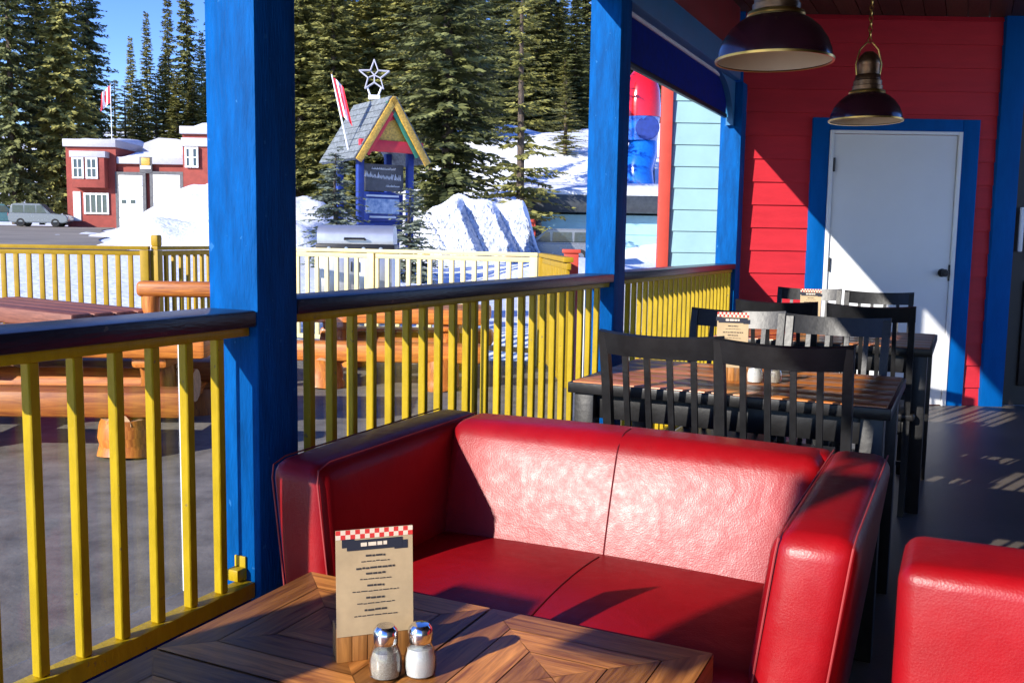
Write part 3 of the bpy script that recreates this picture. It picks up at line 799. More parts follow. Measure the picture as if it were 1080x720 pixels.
spots = [
 (2.895, -0.785, 0.00, 'black slat back chair nearest behind the sofa, left of the front pair'),
 (2.850, -0.428, -0.02, 'black slat back chair nearest behind the sofa, right of the front pair'),
 (3.500, -0.800, PI+0.02, 'black chair facing the camera at far side of nearer table, left one beside railing'),
 (3.400, -0.425, PI-0.03, 'black chair facing the camera at far side of nearer table, right one'),
 (4.720, -0.790, 0.03, 'black chair with its back to us at the farther table, left one beside railing'),
 (4.680, -0.365, -0.02, 'black chair with its back to us at the farther table, right one'),
 (5.620, -0.840, PI, 'black chair facing the camera at far side of farther table, left one'),
 (5.480, -0.430, PI+0.04, 'black chair facing the camera at far side of farther table, right one before the door'),
]
ch0 = chair_proto()
for i, (u, v, r, lab) in enumerate(spots):
    if i == 0:
        ch0.location = W(u, v); ch0.rotation_euler = (0, 0, RZ+r); ch0['label'] = lab
    else: dup(ch0, W(u, v), RZ+r, lab)

# ------------------------------------------------------------------ outer yellow picket fence
def fence(a, b, label, m, z0=-0.3, ztop=1.05, sp=0.15, finial=False):
    a, b = Vector(a), Vector(b); d = b-a; L = d.length; ang = math.atan2(d.y, d.x)
    t = thing('picket_fence', label, 'fence', (a.x, a.y, 0), ang)
    one('top_rail', m, t, (L/2, 0, ztop-0.03, L, 0.09, 0.045))
    one('upper_rail', m, t, (L/2, 0.005, ztop-0.09, L, 0.04, 0.06))
    one('bottom_rail', m, t, (L/2, 0.005, z0+0.18, L, 0.05, 0.06))
    n = int(L/sp)
    for i in range(n):
        x = (i+0.5)*L/n
        one('picket', m, t, (x, 0, (z0+0.21+ztop-0.12)/2, 0.055, 0.036, ztop-0.12-z0-0.21), bevel=0.003)
    for x in ([0.05, L/2, L-0.05] if L > 4 else [0.05]):
        bm = NB(); box(bm, x, 0.003, (z0+ztop-0.055)/2, 0.10, 0.10, ztop-0.055-z0, bevel=0.005)
        if finial and x < 0.1: box(bm, x, 0.003, ztop+0.06, 0.1, 0.1, 0.14, bevel=0.02)
        obj('fence_post', bm, m, t)
    return t
fence((-8.6, 11.3), (-4.40, 11.5), 'shade-toned yellow picket fence section at left before the parking lot', M['shadedfence'])
fence((-4.34, 11.5), (-3.95, 13.0), 'short yellow picket fence section turning away beside the big post', M['shadedfence'], finial=True)
fence((-3.9, 13.05), (0.30, 11.2), 'pale yellow picket fence section before the grill', M['cream'])
fence((0.34, 11.15), (0.50, 8.6), 'yellow picket fence section returning towards the blue siding', M['shadedfence'])
RP = thing('red_post', 'short red wooden post at the end of the pale fence', 'post', (0.62, 10.2, -0.3), 0)
one('post_shaft', M['coral'], RP, (0, 0, 0.68, 0.15, 0.15, 1.36)); one('post_cap', M['coral'], RP, (0, 0, 1.38, 0.19, 0.19, 0.04))

# ------------------------------------------------------------------ log furniture on the patio
def log(bm, a, b, r0, r1=None, n=14, mi=0):
    a, b = Vector(a), Vector(b); k = 7; pts = []; rs = []
    rr = random.Random(int(abs(a.x*1000+b.y*77)))
    for i in range(k):
        f = i/(k-1); p = a.lerp(b, f); p += Vector((rr.uniform(-1, 1), rr.uniform(-1, 1), rr.uniform(-1, 1)))*r0*0.04
        pts.append(p); rs.append((r0+(r1-r0 if r1 else 0)*f)*rr.uniform(0.96, 1.04))
    fs = tube(bm, pts, rs, n)
    for f in fs[-2:]: f.material_index = 1
def log_table(x, y, rz, label, L=1.9, top='log'):
    t = thing('log_picnic_table', label, 'picnic table', (x, y, -0.3), rz, 'log picnic tables on the patio')
    bm = NB()
    for i in range(4): box(bm, 0, -0.33+0.22*i, 0.69, L, 0.212, 0.16, bevel=0.03, axis=0)
    obj('tabletop', bm, M[top], t)
    bm = NB(); log(bm, (-L/2+0.2, 0, 0.36), (L/2-0.2, 0, 0.36), 0.13); obj('centre_log', bm, [M['log'], M['logend']], t)
    for s in (-1, 1):
        bm = NB(); box(bm, 0, s*0.80, 0.365, L, 0.27, 0.19, bevel=0.05, axis=0); obj('bench', bm, M['log'], t)
        bm = NB(); box(bm, s*(L/2-0.42), 0, 0.575, 0.26, 0.74, 0.09, bevel=0.03, axis=1); obj('top_bearer', bm, M['log'], t)
        bm = NB(); log(bm, (s*(L/2-0.42), -0.95, 0.23), (s*(L/2-0.42), 0.95, 0.23), 0.085); obj('cross_log', bm, [M['log'], M['logend']], t)
        for q_ in (-1, 1):
            bm = NB(); log(bm, (s*(L/2-0.42), q_*0.16, 0.30), (s*(L/2-0.42), q_*0.22, 0.64), 0.13, 0.12); obj('leg', bm, [M['log'], M['logend']], t)
            bm = NB(); log(bm, (s*(L/2-0.42), q_*0.80, 0.0), (s*(L/2-0.42), q_*0.80, 0.28), 0.19, 0.17); obj('foot', bm, [M['log'], M['logend']], t)
    return t
log_table(-3.35, 7.10, 0.03, 'varnished log picnic table nearest the railing at left', L=2.3)
log_table(-1.25, 10.15, -0.04, 'varnished log picnic table seen through the railing behind the sofa', L=2.0)
log_table(-4.75, 9.55, -0.62, 'log picnic table with reddish plank top beside the left fence', L=2.6, top='deckplank')
log_table(-5.9, 6.6, 0.06, 'varnished log picnic table cut by the left picture edge', L=2.2)
LB = thing('log_bench', 'varnished log bench with a high back rail near the fence corner', 'bench', (-3.02, 9.1, -0.3), 0.02)
bm = NB(); box(bm, 0, 0, 0.97, 1.15, 0.16, 0.15, bevel=0.045, seg=3, axis=0); obj('back_rail', bm, M['log'], LB)
bm = NB(); box(bm, 0, 0.25, 0.42, 1.15, 0.40, 0.10, bevel=0.03, axis=0); obj('seat', bm, M['log'], LB)
for s in (-1, 1):
    bm = NB(); log(bm, (s*0.45, 0.0, 0), (s*0.45, 0.0, 0.90), 0.08); obj('rear_leg', bm, [M['log'], M['logend']], LB)
    bm = NB(); log(bm, (s*0.45, 0.36, 0), (s*0.45, 0.36, 0.37), 0.08); obj('front_leg', bm, [M['log'], M['logend']], LB)

# ------------------------------------------------------------------ outdoor grill behind the fence
GR = thing('outdoor_grill', 'large stainless outdoor grill with rounded lid behind the pale fence', 'grill', (-2.22, 13.6, hterr(-2.2, 13.6)), 0.03)
g0 = 1.36-hterr(-2.2, 13.6)
bm = NB()
prof = [(-0.30, 0), (-0.31, 0.12), (-0.27, 0.20), (-0.16, 0.25), (0.05, 0.265), (0.22, 0.22), (0.30, 0.12), (0.31, 0)]
prism(bm, [(y, g0-0.265+z) for y, z in prof], 1.06, Matrix.Rotation(PI/2, 4, 'Z')); obj('lid', bm, M['grill'], GR)
bm = NB(); tube(bm, [(-0.14, -0.33, g0-0.20), (-0.14, -0.37, g0-0.19), (0.14, -0.37, g0-0.19), (0.14, -0.33, g0-0.20)], 0.016, 8); obj('lid_handle', bm, M['darkmetal'], GR)
one('control_panel', M['darkmetal'], GR, (0, 0, g0-0.335, 1.10, 0.62, 0.13), bevel=0.01)
for x in (-0.36, -0.12, 0.12, 0.36):
    bm = NB(); lathe(bm, [(0, 0.03), (0.028, 0.028), (0.032, 0)], 14); bmesh.ops.transform(bm, matrix=T(x, -0.31, g0-0.335, rx=PI/2), verts=bm.verts); obj('knob', bm, M['metal'], GR)
one('cabinet', M['grill'], GR, (0, 0, (g0-0.41)/2+0.04, 1.02, 0.56, g0-0.49), bevel=0.01)
for s in (-1, 1):
    d = one('cabinet_door', M['grill'], GR, (s*0.245, -0.288, (g0-0.41)/2+0.04, 0.46, 0.014, g0-0.60), bevel=0.006)
    bm = NB(); box(bm, s*0.05, -0.305, g0-0.58, 0.02, 0.02, 0.14, bevel=0.006); obj('door_handle', bm, M['darkmetal'], d)
    for y in (-0.22, 0.22):
        bm = NB(); lathe(bm, [(0, -0.02), (0.045, -0.02), (0.045, 0.02), (0, 0.02)], 14); bmesh.ops.transform(bm, matrix=T(s*0.45, y, 0.045, ry=PI/2), verts=bm.verts); obj('caster', bm, M['tyre'], GR)

# ------------------------------------------------------------------ lap siding walls (blue neighbour)
def lap(bm, x0, x1, z0, z1, pitch, y=0.0, step=0.016, mi=0):
    z = z0
    while z < z1-1e-3:
        zt = min(z+pitch, z1)
        v = [bm.verts.new(c) for c in ((x0, y-step, z), (x1, y-step, z), (x1, y-0.002, zt), (x0, y-0.002, zt), (x0, y, z), (x1, y, z))]
        for q_ in ((0, 1, 2, 3), (4, 5, 1, 0)):
            f = bm.faces.new([v[k] for k in q_]); f.material_index = mi
        z = zt
NBW = thing('blue_cabin', 'pale blue lap sided cabin beyond the end of the railing', 'building', (1.42, 9.0, -0.3), 0)
bm = NB(); lap(bm, 0.0, 3.2, 0.0, 3.6, 0.2); box(bm, 1.6, 0.055, 1.8, 3.2, 0.1, 3.6); box(bm, 2.0, 1.35, 1.8, 2.4, 2.5, 3.6); obj('siding', bm, M['aqua'], NBW, smooth=0)
one('corner_board', M['coral'], NBW, (-0.015, 0.0, 1.8, 0.10, 0.10, 3.6))
bm = NB(); prism(bm, [(-0.1, 3.6), (3.5, 3.6), (3.5, 3.72), (-0.1, 3.72)], 2.9, T(0, 1.25, 0)); obj('roof', bm, M['darkroof'], NBW)

# ------------------------------------------------------------------ garage at the foot of the hill
gy = 45.0; gz = hterr(4, gy)
GA = thing('blue_garage', 'low pale blue garage with dark eave and snowy roof', 'building', (0.36, gy, gz), 0)
Hh = 3.3-gz
one('corner_column', M['coral'], GA, (0.33, -0.02, (Hh-0.9)/2, 0.66, 0.5, Hh-0.9), bevel=0.02)
bm = NB(); box(bm, 5.4, 3.0, (Hh-0.9)/2, 9.4, 5.6, Hh-0.9); obj('wall', bm, M['aqua'], GA, smooth=0)
bm = NB(); lap(bm, 0.95, 9.9, 0.0, Hh-0.92, 0.55, y=0.14, step=0.05); obj('garage_door', bm, M['aqua'], GA, smooth=0)
one('door_jamb', M['darkroof'], GA, (0.80, 0.0, (Hh-0.9)/2, 0.28, 0.4, Hh-0.9), bevel=0.01)
one('fascia', M['darkroof'], GA, (4.9, 2.6, Hh-0.42, 10.0, 6.6, 0.80), bevel=0.02)
bm = NB()
prism(bm, [(-0.5, 0), (6.2, 0.5), (6.2, 0.95), (3.0, 0.75), (0.2, 0.35), (-0.55, 0.18)], 10.0, T(4.9, 0.0, Hh-0.02) @ Matrix.Rotation(PI/2, 4, 'Z')); obj('roof_snow', bm, M['snow'], GA, smooth=60)

# tube slide up the hill
sx_, sy_ = 7.0, 54.0
TS = thing('tube_slide', 'glossy red and blue tube slide tower above the garage roof', 'slide', (sx_, sy_, hterr(sx_, sy_)), 0)
zb_ = hterr(sx_, sy_)
zz = lambda py: 1.2+54*(0.2545-py/1000)-zb_
bm = NB(); r = 1.0
lathe(bm, [(0, zz(78)), (0.45, zz(80)), (0.8, zz(88)), (1.0, zz(100)), (1.08, zz(115)), (1.1, zz(128))], 32); obj('red_dome', bm, M['slider'], TS)
bm = NB(); lathe(bm, [(1.05, zz(128)), (1.0, zz(140)), (0.95, zz(152))], 32); obj('blue_ring', bm, M['slideb'], TS)
bm = NB(); lathe(bm, [(0, 0.06), (0.62, 0.05), (0.66, 0.0)], 24); bmesh.ops.transform(bm, matrix=T(0.25, -0.98, zz(140), rx=PI/2), verts=bm.verts); obj('tube_opening', bm, M['kioskblue'], TS)
bm = NB(); tube(bm, [(0.2, 0, zz(148)), (0.1, -0.2, zz(165)), (-0.2, -0.5, zz(182)), (-0.1, -0.6, zz(200)), (0.5, -0.3, zz(218)), (1.2, 0.4, zz(232))], [0.75, 0.85, 0.9, 0.9, 0.9, 0.9], 24); obj('blue_tube', bm, M['slideb'], TS)
bm = NB()
for a in (0.6, 1.57, 2.5): tube(bm, [(1.2*math.cos(a), 1.2*math.sin(a)+0.3, 0), (0.9*math.cos(a), 0.9*math.sin(a), zz(128))], 0.08, 8)
obj('support_pole', bm, M['darkmetal'], TS)

# ------------------------------------------------------------------ fire hall
fy = 80.0; fx = -37.4; fz = hterr(-33, 79)
K = 0.08
def X(px): return (px-540)*K-fx
def Zp(py, px=130): return 1.2+80*((252+(px-540)*0.016*0.5-py)/1000) - fz
FH = thing('fire_hall', 'red brick fire hall with white garage doors and snowy roof', 'building', (fx, fy, fz), 0)
bm = NB()
box(bm, X(99), 4.5, Zp(160)/2-0.5, X(125)-X(73), 9, Zp(160)+1.0, bevel=0)
box(bm, X(161), 4.8, Zp(172)/2-0.5, X(197)-X(125.2), 9, Zp(172)+1.0, bevel=0)
box(bm, X(235), 4.2, Zp(145)/2-0.5, X(273)-X(197.3), 9.5, Zp(145)+1.0, bevel=0)
obj('brick_walls', bm, M['brick'], FH, smooth=0)
bm = NB()
box(bm, X(99), 4.5, Zp(157), X(126.5)-X(71.5), 9.6, 0.62, bevel=0.03)
box(bm, X(161), 4.6, Zp(174), X(196.8)-X(127), 9.4, 0.55, bevel=0.03)
box(bm, X(235), 4.2, Zp(143), X(275)-X(196), 10.2, 0.62, bevel=0.03); box(bm, X(235), 4.2, Zp(155), X(274)-X(196.6), 9.9, 0.7, bevel=0.03)
obj('fascia', bm, M['greytrim'], FH)
bm = NB()
def mound(x0, x1, y0, y1, z0, h, n=14):
    g_ = [[None]*(n+1) for _ in range(n+1)]
    for j in range(n+1):
        for i in range(n+1):
            a, b = i/n, j/n
            e = min(1, min(a, 1-a)*6)*min(1, min(b, 1-b)*5)
            g_[j][i] = bm.verts.new((x0+(x1-x0)*a, y0+(y1-y0)*b, z0+h*(0.25+0.75*b)*(e**0.5)*(1+0.08*math.sin(7*a+5*b))))
    for j in range(n):
        for i in range(n): bm.faces.new((g_[j][i], g_[j][i+1], g_[j+1][i+1], g_[j+1][i]))
mound(X(73), X(126), 0, 9, Zp(155), 1.0); mound(X(127), X(196), 0.1, 9, Zp(171), 1.5); mound(X(197), X(274), 0, 9, Zp(140), 1.6)
obj('roof_snow', bm, M['snow'], FH, smooth=180)
bm = NB(); prism(bm, [(X(131), Zp(162)), (X(197), Zp(158)), (X(196), Zp(152)), (X(170), Zp(146)), (X(150), Zp(145)), (X(134), Zp(151))], 5, T(0, 6.8, 0)); obj('upper_roof', bm, M['greytrim'], FH)
bm = NB(); box(bm, X(100), -0.35, (Zp(172)+Zp(203))/2, X(117)-X(83), 0.9, Zp(172)-Zp(203), bevel=0.02); bay = obj('bay_window', bm, M['brick'], FH)
one('bay_cap', M['greytrim'], bay, (X(100), -0.38, Zp(169), X(118.5)-X(81.5), 1.0, 0.5))
def window(x0, x1, y0, y1, yy, nx=2, ny=2, parent=None):
    w_ = X(x1)-X(x0); h_ = Zp(y0)-Zp(y1); cx, cz = (X(x0)+X(x1))/2, (Zp(y0)+Zp(y1))/2
    bm = NB(); box(bm, cx, yy, cz, w_, 0.10, h_, bevel=0.0); wn = obj('window', bm, M['window'], parent or FH, smooth=0)
    bm = NB()
    for i in range(nx+1): box(bm, cx-w_/2+w_*i/nx, yy-0.04, cz, 0.15 if i in (0, nx) else 0.09, 0.12, h_+0.16)
    for j in range(ny+1): box(bm, cx, yy-0.05, cz-h_/2+h_*j/ny, w_+0.16, 0.12, 0.14 if j in (0, ny) else 0.08)
    obj('window_frame', bm, M['white'], wn, smooth=0)
window(85, 95, 173.5, 193, -0.80, 2, 2); window(99, 109.5, 173.5, 193, -0.80, 2, 2)
window(92, 116, 209, 229, -0.05, 4, 1)
window(201, 205.5, 161, 180, -0.70, 1, 2); window(208, 213, 161, 180, -0.70, 1, 2)
def gdoor(x0, x1, y0):
    h_ = Zp(y0)
    bm = NB()
    for i in range(5): box(bm, (X(x0)+X(x1))/2, -0.02, h_*(i+0.5)/5, X(x1)-X(x0), 0.12, h_/5-0.03, bevel=0.01)
    g_ = obj('garage_door', bm, M['white'], FH)
    bm = NB(); box(bm, X(x0)-0.14, 0.0, h_/2, 0.26, 0.2, h_); box(bm, X(x1)+0.14, 0, h_/2, 0.26, 0.2, h_); box(bm, (X(x0)+X(x1))/2, 0, h_+0.13, X(x1)-X(x0)+0.54, 0.2, 0.24)
    obj('door_surround', bm, M['slate'], FH, smooth=0)
    return g_
g1 = gdoor(127.5, 152.5, 189); g2 = gdoor(163.5, 191.5, 188)
for px_ in (132.5, 142):
    bm = NB(); box(bm, X(px_), -0.10, Zp(216.3), 0.36, 0.06, 0.30); obj('door_pane', bm, M['window'], g1, smooth=0)
one('entry_door', M['white'], FH, (X(83.5), -0.03, Zp(222), 0.62, 0.12, Zp(208)-Zp(236)+0.2), bevel=0.02)
one('emblem_board', M['slate'], FH, (X(156.5), -0.06, Zp(178.5), 1.05, 0.12, 1.35), bevel=0.02)
one('emblem_crest', M['gold'], FH, (X(156.5), -0.14, Zp(175), 0.72, 0.05, 0.62), bevel=0.1)
one('emblem_scroll', M['white'], FH, (X(156.5), -0.14, Zp(181), 0.9, 0.05, 0.26), bevel=0.05)
one('chimney', M['brick'], FH, (X(221), 4, Zp(138), 0.9, 0.9, 2.6), bevel=0.02)

# flags
def flag_mesh(w, h, drape):
    """Canadian style triband with a leaf, hanging in folds; local x out from the pole, z up"""
    bm = NB(); nx, nz = 20, 10; g_ = []
    for j in range(nz+1):
        row = []
        for i in range(nx+1):
            a, b = i/nx, j/nz
            x = w*a*(1-0.55*drape); y = 0.10*w*math.sin(a*9+b*1.5)*a*(0.4+drape)
            z = h*b-drape*w*0.75*a**1.3
            row.append(bm.verts.new((x, y, z)))
        g_.append(row)
    for j in range(nz):
        for i in range(nx):
            f = bm.faces.new((g_[j][i], g_[j][i+1], g_[j+1][i+1], g_[j+1][i]))
            a, b = (i+0.5)/nx, (j+0.5)/nz
            red = a < 0.25 or a > 0.75
            da, db = abs(a-0.5)*2.0, abs(b-0.5)
            if not red and (da*1.4+db < 0.36 or (da < 0.08 and db < 0.4)): red = True
            f.material_index = 0 if red else 1
    return bm
def flag(name, loc, rz, ph, fw, fh, drape, label, tilt=0.0, r=0.05):
    t = thing(name, label, 'flag', loc, rz); t.rotation_euler = (0, tilt, rz)
    bm = NB(); tube(bm, [(0, 0, 0), (0, 0, ph*0.5), (0, 0, ph)], [r, r*0.85, r*0.6], 8); obj('flag_pole', bm, M['white'], t)
    bm = NB(); lathe(bm, [(0, ph+2*r), (r*1.2, ph+r), (0, ph)], 10); obj('finial', bm, M['gold'], t)
    bm = flag_mesh(fw, fh, drape); bmesh.ops.transform(bm, matrix=Matrix.Translation((r, 0, ph-fh-0.1)), verts=bm.verts)
    obj('flag_cloth', bm, [M['flagred'], M['flagwhite']], t, smooth=180)
    return t
flag('flagpole', (-36.2, 86.5, hterr(-36, 86)), PI*0.98, 12.6, 1.5, 1.5, 0.75, 'white flagpole with red and white flag behind the fire hall')

# ------------------------------------------------------------------ sign kiosk
ky = 30.0; kx = -4.25; kz = hterr(kx, ky); ka = math.radians(34)
KS = thing('sign_kiosk', 'blue roofed information kiosk with red and gold gable', 'kiosk', (kx-0.13, ky, kz), ka)
ez = 3.85-kz; az = 5.35-kz; hw_ = 0.95; hl = 1.05
for sx in (-1, 1):
    for sy in (-1, 1): one('post', M['kioskblue'], KS, (sx*0.84, sy*0.75, ez/2, 0.20, 0.20, ez), bevel=0.02)
for s in (-1, 1):
    bm = NB()
    sl = math.hypot(hw_+0.25, (az-ez)*(1+0.25/hw_)); an = math.atan2(az-ez, hw_)
    m4 = T(0, 0, az, ry=s*an)
    box(bm, s*sl/2, 0, 0.02, sl, 2*hl+0.5, 0.10, bevel=0.01, mtx=m4)
    for k in range(9): box(bm, s*(sl*(k+0.6)/9), 0, 0.085, sl/9*0.9, 2*hl+0.52, 0.03, mtx=T(0, 0, az, ry=s*an))
    rf = obj('roof_slope', bm, M['shingle'], KS)
    bm = NB(); box(bm, s*sl/2, -hl-0.28, -0.06, sl, 0.08, 0.20, bevel=0.01, mtx=m4); obj('bargeboard', bm, M['gold'], KS)
    bm = NB(); box(bm, s*sl/2*0.85, -hl-0.22, -0.22, sl*0.85, 0.06, 0.12, bevel=0.01, mtx=m4); obj('inner_bargeboard', bm, M['green'] if s > 0 else M['signred'], KS)
bm = NB(); prism(bm, [(-hw_*0.9, ez), (hw_*0.9, ez), (0, az-0.16)], 0.08, T(0, -hl-0.05, 0)); obj('gable_panel', bm, M['gold'], KS)
bm = NB(); prism(bm, [(-hw_*0.45, ez+0.55), (0, az-0.28), (hw_*0.22, ez+0.9), (-0.05, ez+0.8)], 0.04, T(0, -hl-0.12, 0)); obj('gable_ornament', bm, M['signred'], KS)
one('tie_beam', M['signred'], KS, (0, -hl-0.12, ez+0.05, 2*hw_+0.2, 0.16, 0.34), bevel=0.02)
one('plinth', M['kioskblue'], KS, (0, -0.02, 0.55, 1.5, 0.5, 1.1), bevel=0.02)
pz = lambda py: 1.2+30*(0.2497-py/1000)-kz
one('sign_board', M['slate'], KS, (0, -0.55, (pz(176)+pz(203))/2, 1.42, 0.08, pz(176)-pz(203)), bevel=0.01)
bm = NB(); rr = random.Random(3)
def scrawl(bm, x0, x1, z0, h, r, seed, slope=0.0):
    """hand-written looking line: words of looping strokes"""
    q = random.Random(seed); x = x0; n_ = 0
    while x < x1:
        wlen = min(x1-x, q.uniform(0.25, 0.45)*(h/0.12)**0.5); pts = []
        k = max(6, int(wlen/(h*0.11)))
        big = q.random()*0.5
        for i in range(k+1):
            f = i/k; hh = h*(1.0 if i < 3 else q.choice((0.45, 0.5, 0.55, 0.9)))
            pts.append((x+wlen*f+0.012*math.sin(i*2.2), -0.603, z0+slope*(x+wlen*f)+(hh if i % 2 else 0.0)))
        tube(bm, pts, r, 5); x += wlen+h*0.35
bm = NB(); scrawl(bm, -0.60, 0.60, pz(190.5), 0.17, 0.022, 4, -0.07); obj('sign_lettering', bm, M['white'], KS)
bm = NB(); scrawl(bm, -0.38, 0.42, pz(181.5), 0.07, 0.013, 8); obj('sign_subtitle', bm, M['white'], KS)
bm = NB(); scrawl(bm, 0.10, 0.56, pz(198.5), 0.06, 0.012, 9); obj('sign_footer', bm, M['white'], KS)
one('map_board', M['kioskblue'], KS, (0, -0.54, (pz(204)+pz(234))/2, 1.42, 0.06, pz(204)-pz(234)), bevel=0.01)
one('map_poster', M['poster'], KS, (0, -0.585, (pz(211)+pz(226))/2, 1.12, 0.03, pz(211)-pz(226)), bevel=0.0)
one('map_title', M['white'], KS, (0, -0.59, pz(208), 1.1, 0.02, 0.06)); one('map_caption', M['white'], KS, (0, -0.59, pz(229.5), 0.9, 0.02, 0.06))
one('lower_panel', M['kioskblue'], KS, (0, -0.50, (pz(234.5)+1.15)/2, 1.42, 0.06, max(0.1, pz(234.5)-1.12)), bevel=0.01)
# star on the ridge
STR = thing('star_ornament', 'silver wire star standing on the kiosk roof ridge', 'ornament', (kx-0.12, ky-0.1, 5.42), 0.1)
bm = NB(); pts = []
for k in range(11):
    a = PI/2+PI*k/5; r_ = 0.48 if k % 2 == 0 else 0.20
    pts.append((r_*math.cos(a), 0, 0.70+r_*math.sin(a)))
for dy in (-0.05, 0.05):
    for a, b in zip(pts, pts[1:]): tube(bm, [(a[0], dy, a[2]), (b[0], dy, b[2])], 0.020, 6)
for a in pts[:10]: tube(bm, [(a[0], -0.05, a[2]), (a[0], 0.05, a[2])], 0.02, 5); 
for a in pts[1:10:2]: tube(bm, [(a[0], 0, a[2]), (0, 0, 0.72)], 0.022, 5)
obj('star_frame', bm, M['greytrim'], STR)
bm = NB(); box(bm, 0, 0, 0.05, 0.36, 0.16, 0.14, bevel=0.02); tube(bm, [(-0.12, 0, 0.1), (-0.22, 0, 0.36)], 0.03, 6); tube(bm, [(0.12, 0, 0.1), (0.22, 0, 0.36)], 0.03, 6); obj('star_stand', bm, M['white'], STR)
flag('kiosk_flag', (-5.0, 29.0, 3.7), 0.0, 2.35, 0.5, 1.15, 0.95, 'red and white flag on a tilted pole in front of the kiosk roof', tilt=-0.22, r=0.03)

# ------------------------------------------------------------------ cars
def car(loc, rz, label, paint, L=4.6, Wd=1.85, H=1.85, suv=True):
    t = thing('parked_car', label, 'car', loc, rz, 'cars parked on the snow')
    hh = H
    if suv: body = [(-L/2, 0.45), (-L/2, 0.95), (-L/2+0.04, 1.08), (L/2-1.35, 1.08), (L/2-0.15, 0.98), (L/2, 0.80), (L/2, 0.42), (L/2-0.3, 0.32), (-L/2+0.2, 0.32)]
    else: body = [(-L/2, 0.40), (-L/2+0.02, 0.85), (-L/2+0.3, 0.92), (L/2-1.2, 0.92), (L/2-0.2, 0.78), (L/2, 0.62), (L/2, 0.35), (L/2-0.3, 0.25), (-L/2+0.2, 0.25)]
    bm = NB(); prism(bm, body, Wd)
    bmesh.ops.bevel(bm, geom=list(bm.edges), offset=0.06, segments=3, affect='EDGES'); obj('body', bm, paint, t)
    b = 1.06 if suv else 0.90
    cab = [(-L/2+0.06, b), (-L/2+0.22, hh-0.1), (-L/2+0.5, hh), (L/2-2.1, hh), (L/2-1.30, b)]
    bm = NB(); prism(bm, cab, Wd-0.24); bmesh.ops.bevel(bm, geom=list(bm.edges), offset=0.05, segments=3, affect='EDGES'); obj('cabin', bm, paint, t)
    for s in (-1, 1):
        for x0_, x1_ in ((-L/2+0.32, -L/2+1.15), (-L/2+1.22, -L/2+2.05), (-L/2+2.12, L/2-1.62)):
            bm = NB(); prism(bm, [(x0_, b+0.05), (x0_+0.03, hh-0.14), (x1_-0.02-(0.35 if x1_ > L/2-1.8 else 0), hh-0.14), (x1_, b+0.05)], 0.03, T(0, s*(Wd/2-0.115), 0)); obj('side_window', bm, M['window'], t)
    for sx in (-1, 1):
        for sy in (-1, 1):
            bm = NB(); lathe(bm, [(0.18, -0.11), (0.31, -0.11), (0.34, -0.08), (0.34, 0.08), (0.31, 0.11), (0.18, 0.11)], 22); bmesh.ops.transform(bm, matrix=T(sx*L*0.29, sy*(Wd/2-0.10), 0.34, rx=PI/2), verts=bm.verts)
            wh = obj('wheel', bm, M['tyre'], t)
            bm = NB(); lathe(bm, [(0, -0.10), (0.19, -0.09), (0.19, 0.09), (0, 0.10)], 18); bmesh.ops.transform(bm, matrix=T(sx*L*0.29, sy*(Wd/2-0.10), 0.34, rx=PI/2), verts=bm.verts); obj('rim', bm, M['metal'] if not suv else M['darkmetal'], wh)
    for s in (-1, 1):
        bm = NB(); box(bm, -L/2-0.005, s*(Wd/2-0.14), 0.95 if suv else 0.75, 0.04, 0.14, 0.28, bevel=0.02); obj('tail_lamp', bm, M['tail'], t)
        bm = NB(); box(bm, L/2-0.04, s*(Wd/2-0.25), 0.80 if suv else 0.64, 0.1, 0.32, 0.14, bevel=0.03); obj('headlight', bm, M['white'], t)
    return t
car((-38.6, 78.0, hterr(-38.6, 78)+0.05), 0.18, 'silver SUV parked left of the fire hall', M['carsilver'], L=4.5)
car((-43.2, 80.5, hterr(-43, 80.5)+0.05), 0.5, 'teal SUV cut by the left picture edge behind the silver one', M['carteal'], L=4.6, H=1.8)
car((1.55, 40.0, hterr(1.5, 40)), PI-0.08, 'silver hatchback parked before the blue garage', M['carsilver'], L=4.3, H=1.48, suv=False)

# ------------------------------------------------------------------ snow banks
def bank(name, x0, x1, y0, y1, crest, nx=60, ny=22, rough=0.25, seed=1):
    rr = random.Random(seed); bm = bmesh.new(); g_ = []
    ph = [rr.uniform(0, 6) for _ in range(8)]
    for j in range(ny+1):
        row = []
        for i in range(nx+1):
            a, b = i/nx, j/ny; x = x0+(x1-x0)*a; y = y0+(y1-y0)*b
            c = crest(x, y, a)
            prof_ = math.sin(PI*min(1, b))**0.8 if b < 1 else 0
            n_ = math.sin(x*0.9+ph[0])*0.4+math.sin(x*2.3+y*1.1+ph[1])*0.25+math.sin(x*0.5-y*1.7+ph[2])*0.3+math.sin(x*4.1+y*3.3+ph[3])*0.12
            row.append(bm.verts.new((x, y, hterr(x, y)-0.15+max(0, c*prof_*(1+rough*n_*0.5)+rough*n_*0.4*prof_))))
        g_.append(row)
    for j in range(ny):
        for i in range(nx): bm.faces.new((g_[j][i], g_[j][i+1], g_[j+1][i+1], g_[j+1][i]))
    return structure(obj(name, bm, M['snow'], smooth=180))
bank('snow_bank', -26.5, -9, 52, 64, lambda x, y, a: 3.4*sst(-25.2, -17.3, x)*(1-0.32*sst(-18, -14.5, x))*(1-sst(-11.5, -9.2, x))+0.2, seed=3)
bank('snow_bank', -20.5, -7, 38, 47, lambda x, y, a: 1.25*sst(-18.2, -15.5, x)*(1-sst(-9, -7.2, x)), seed=5)
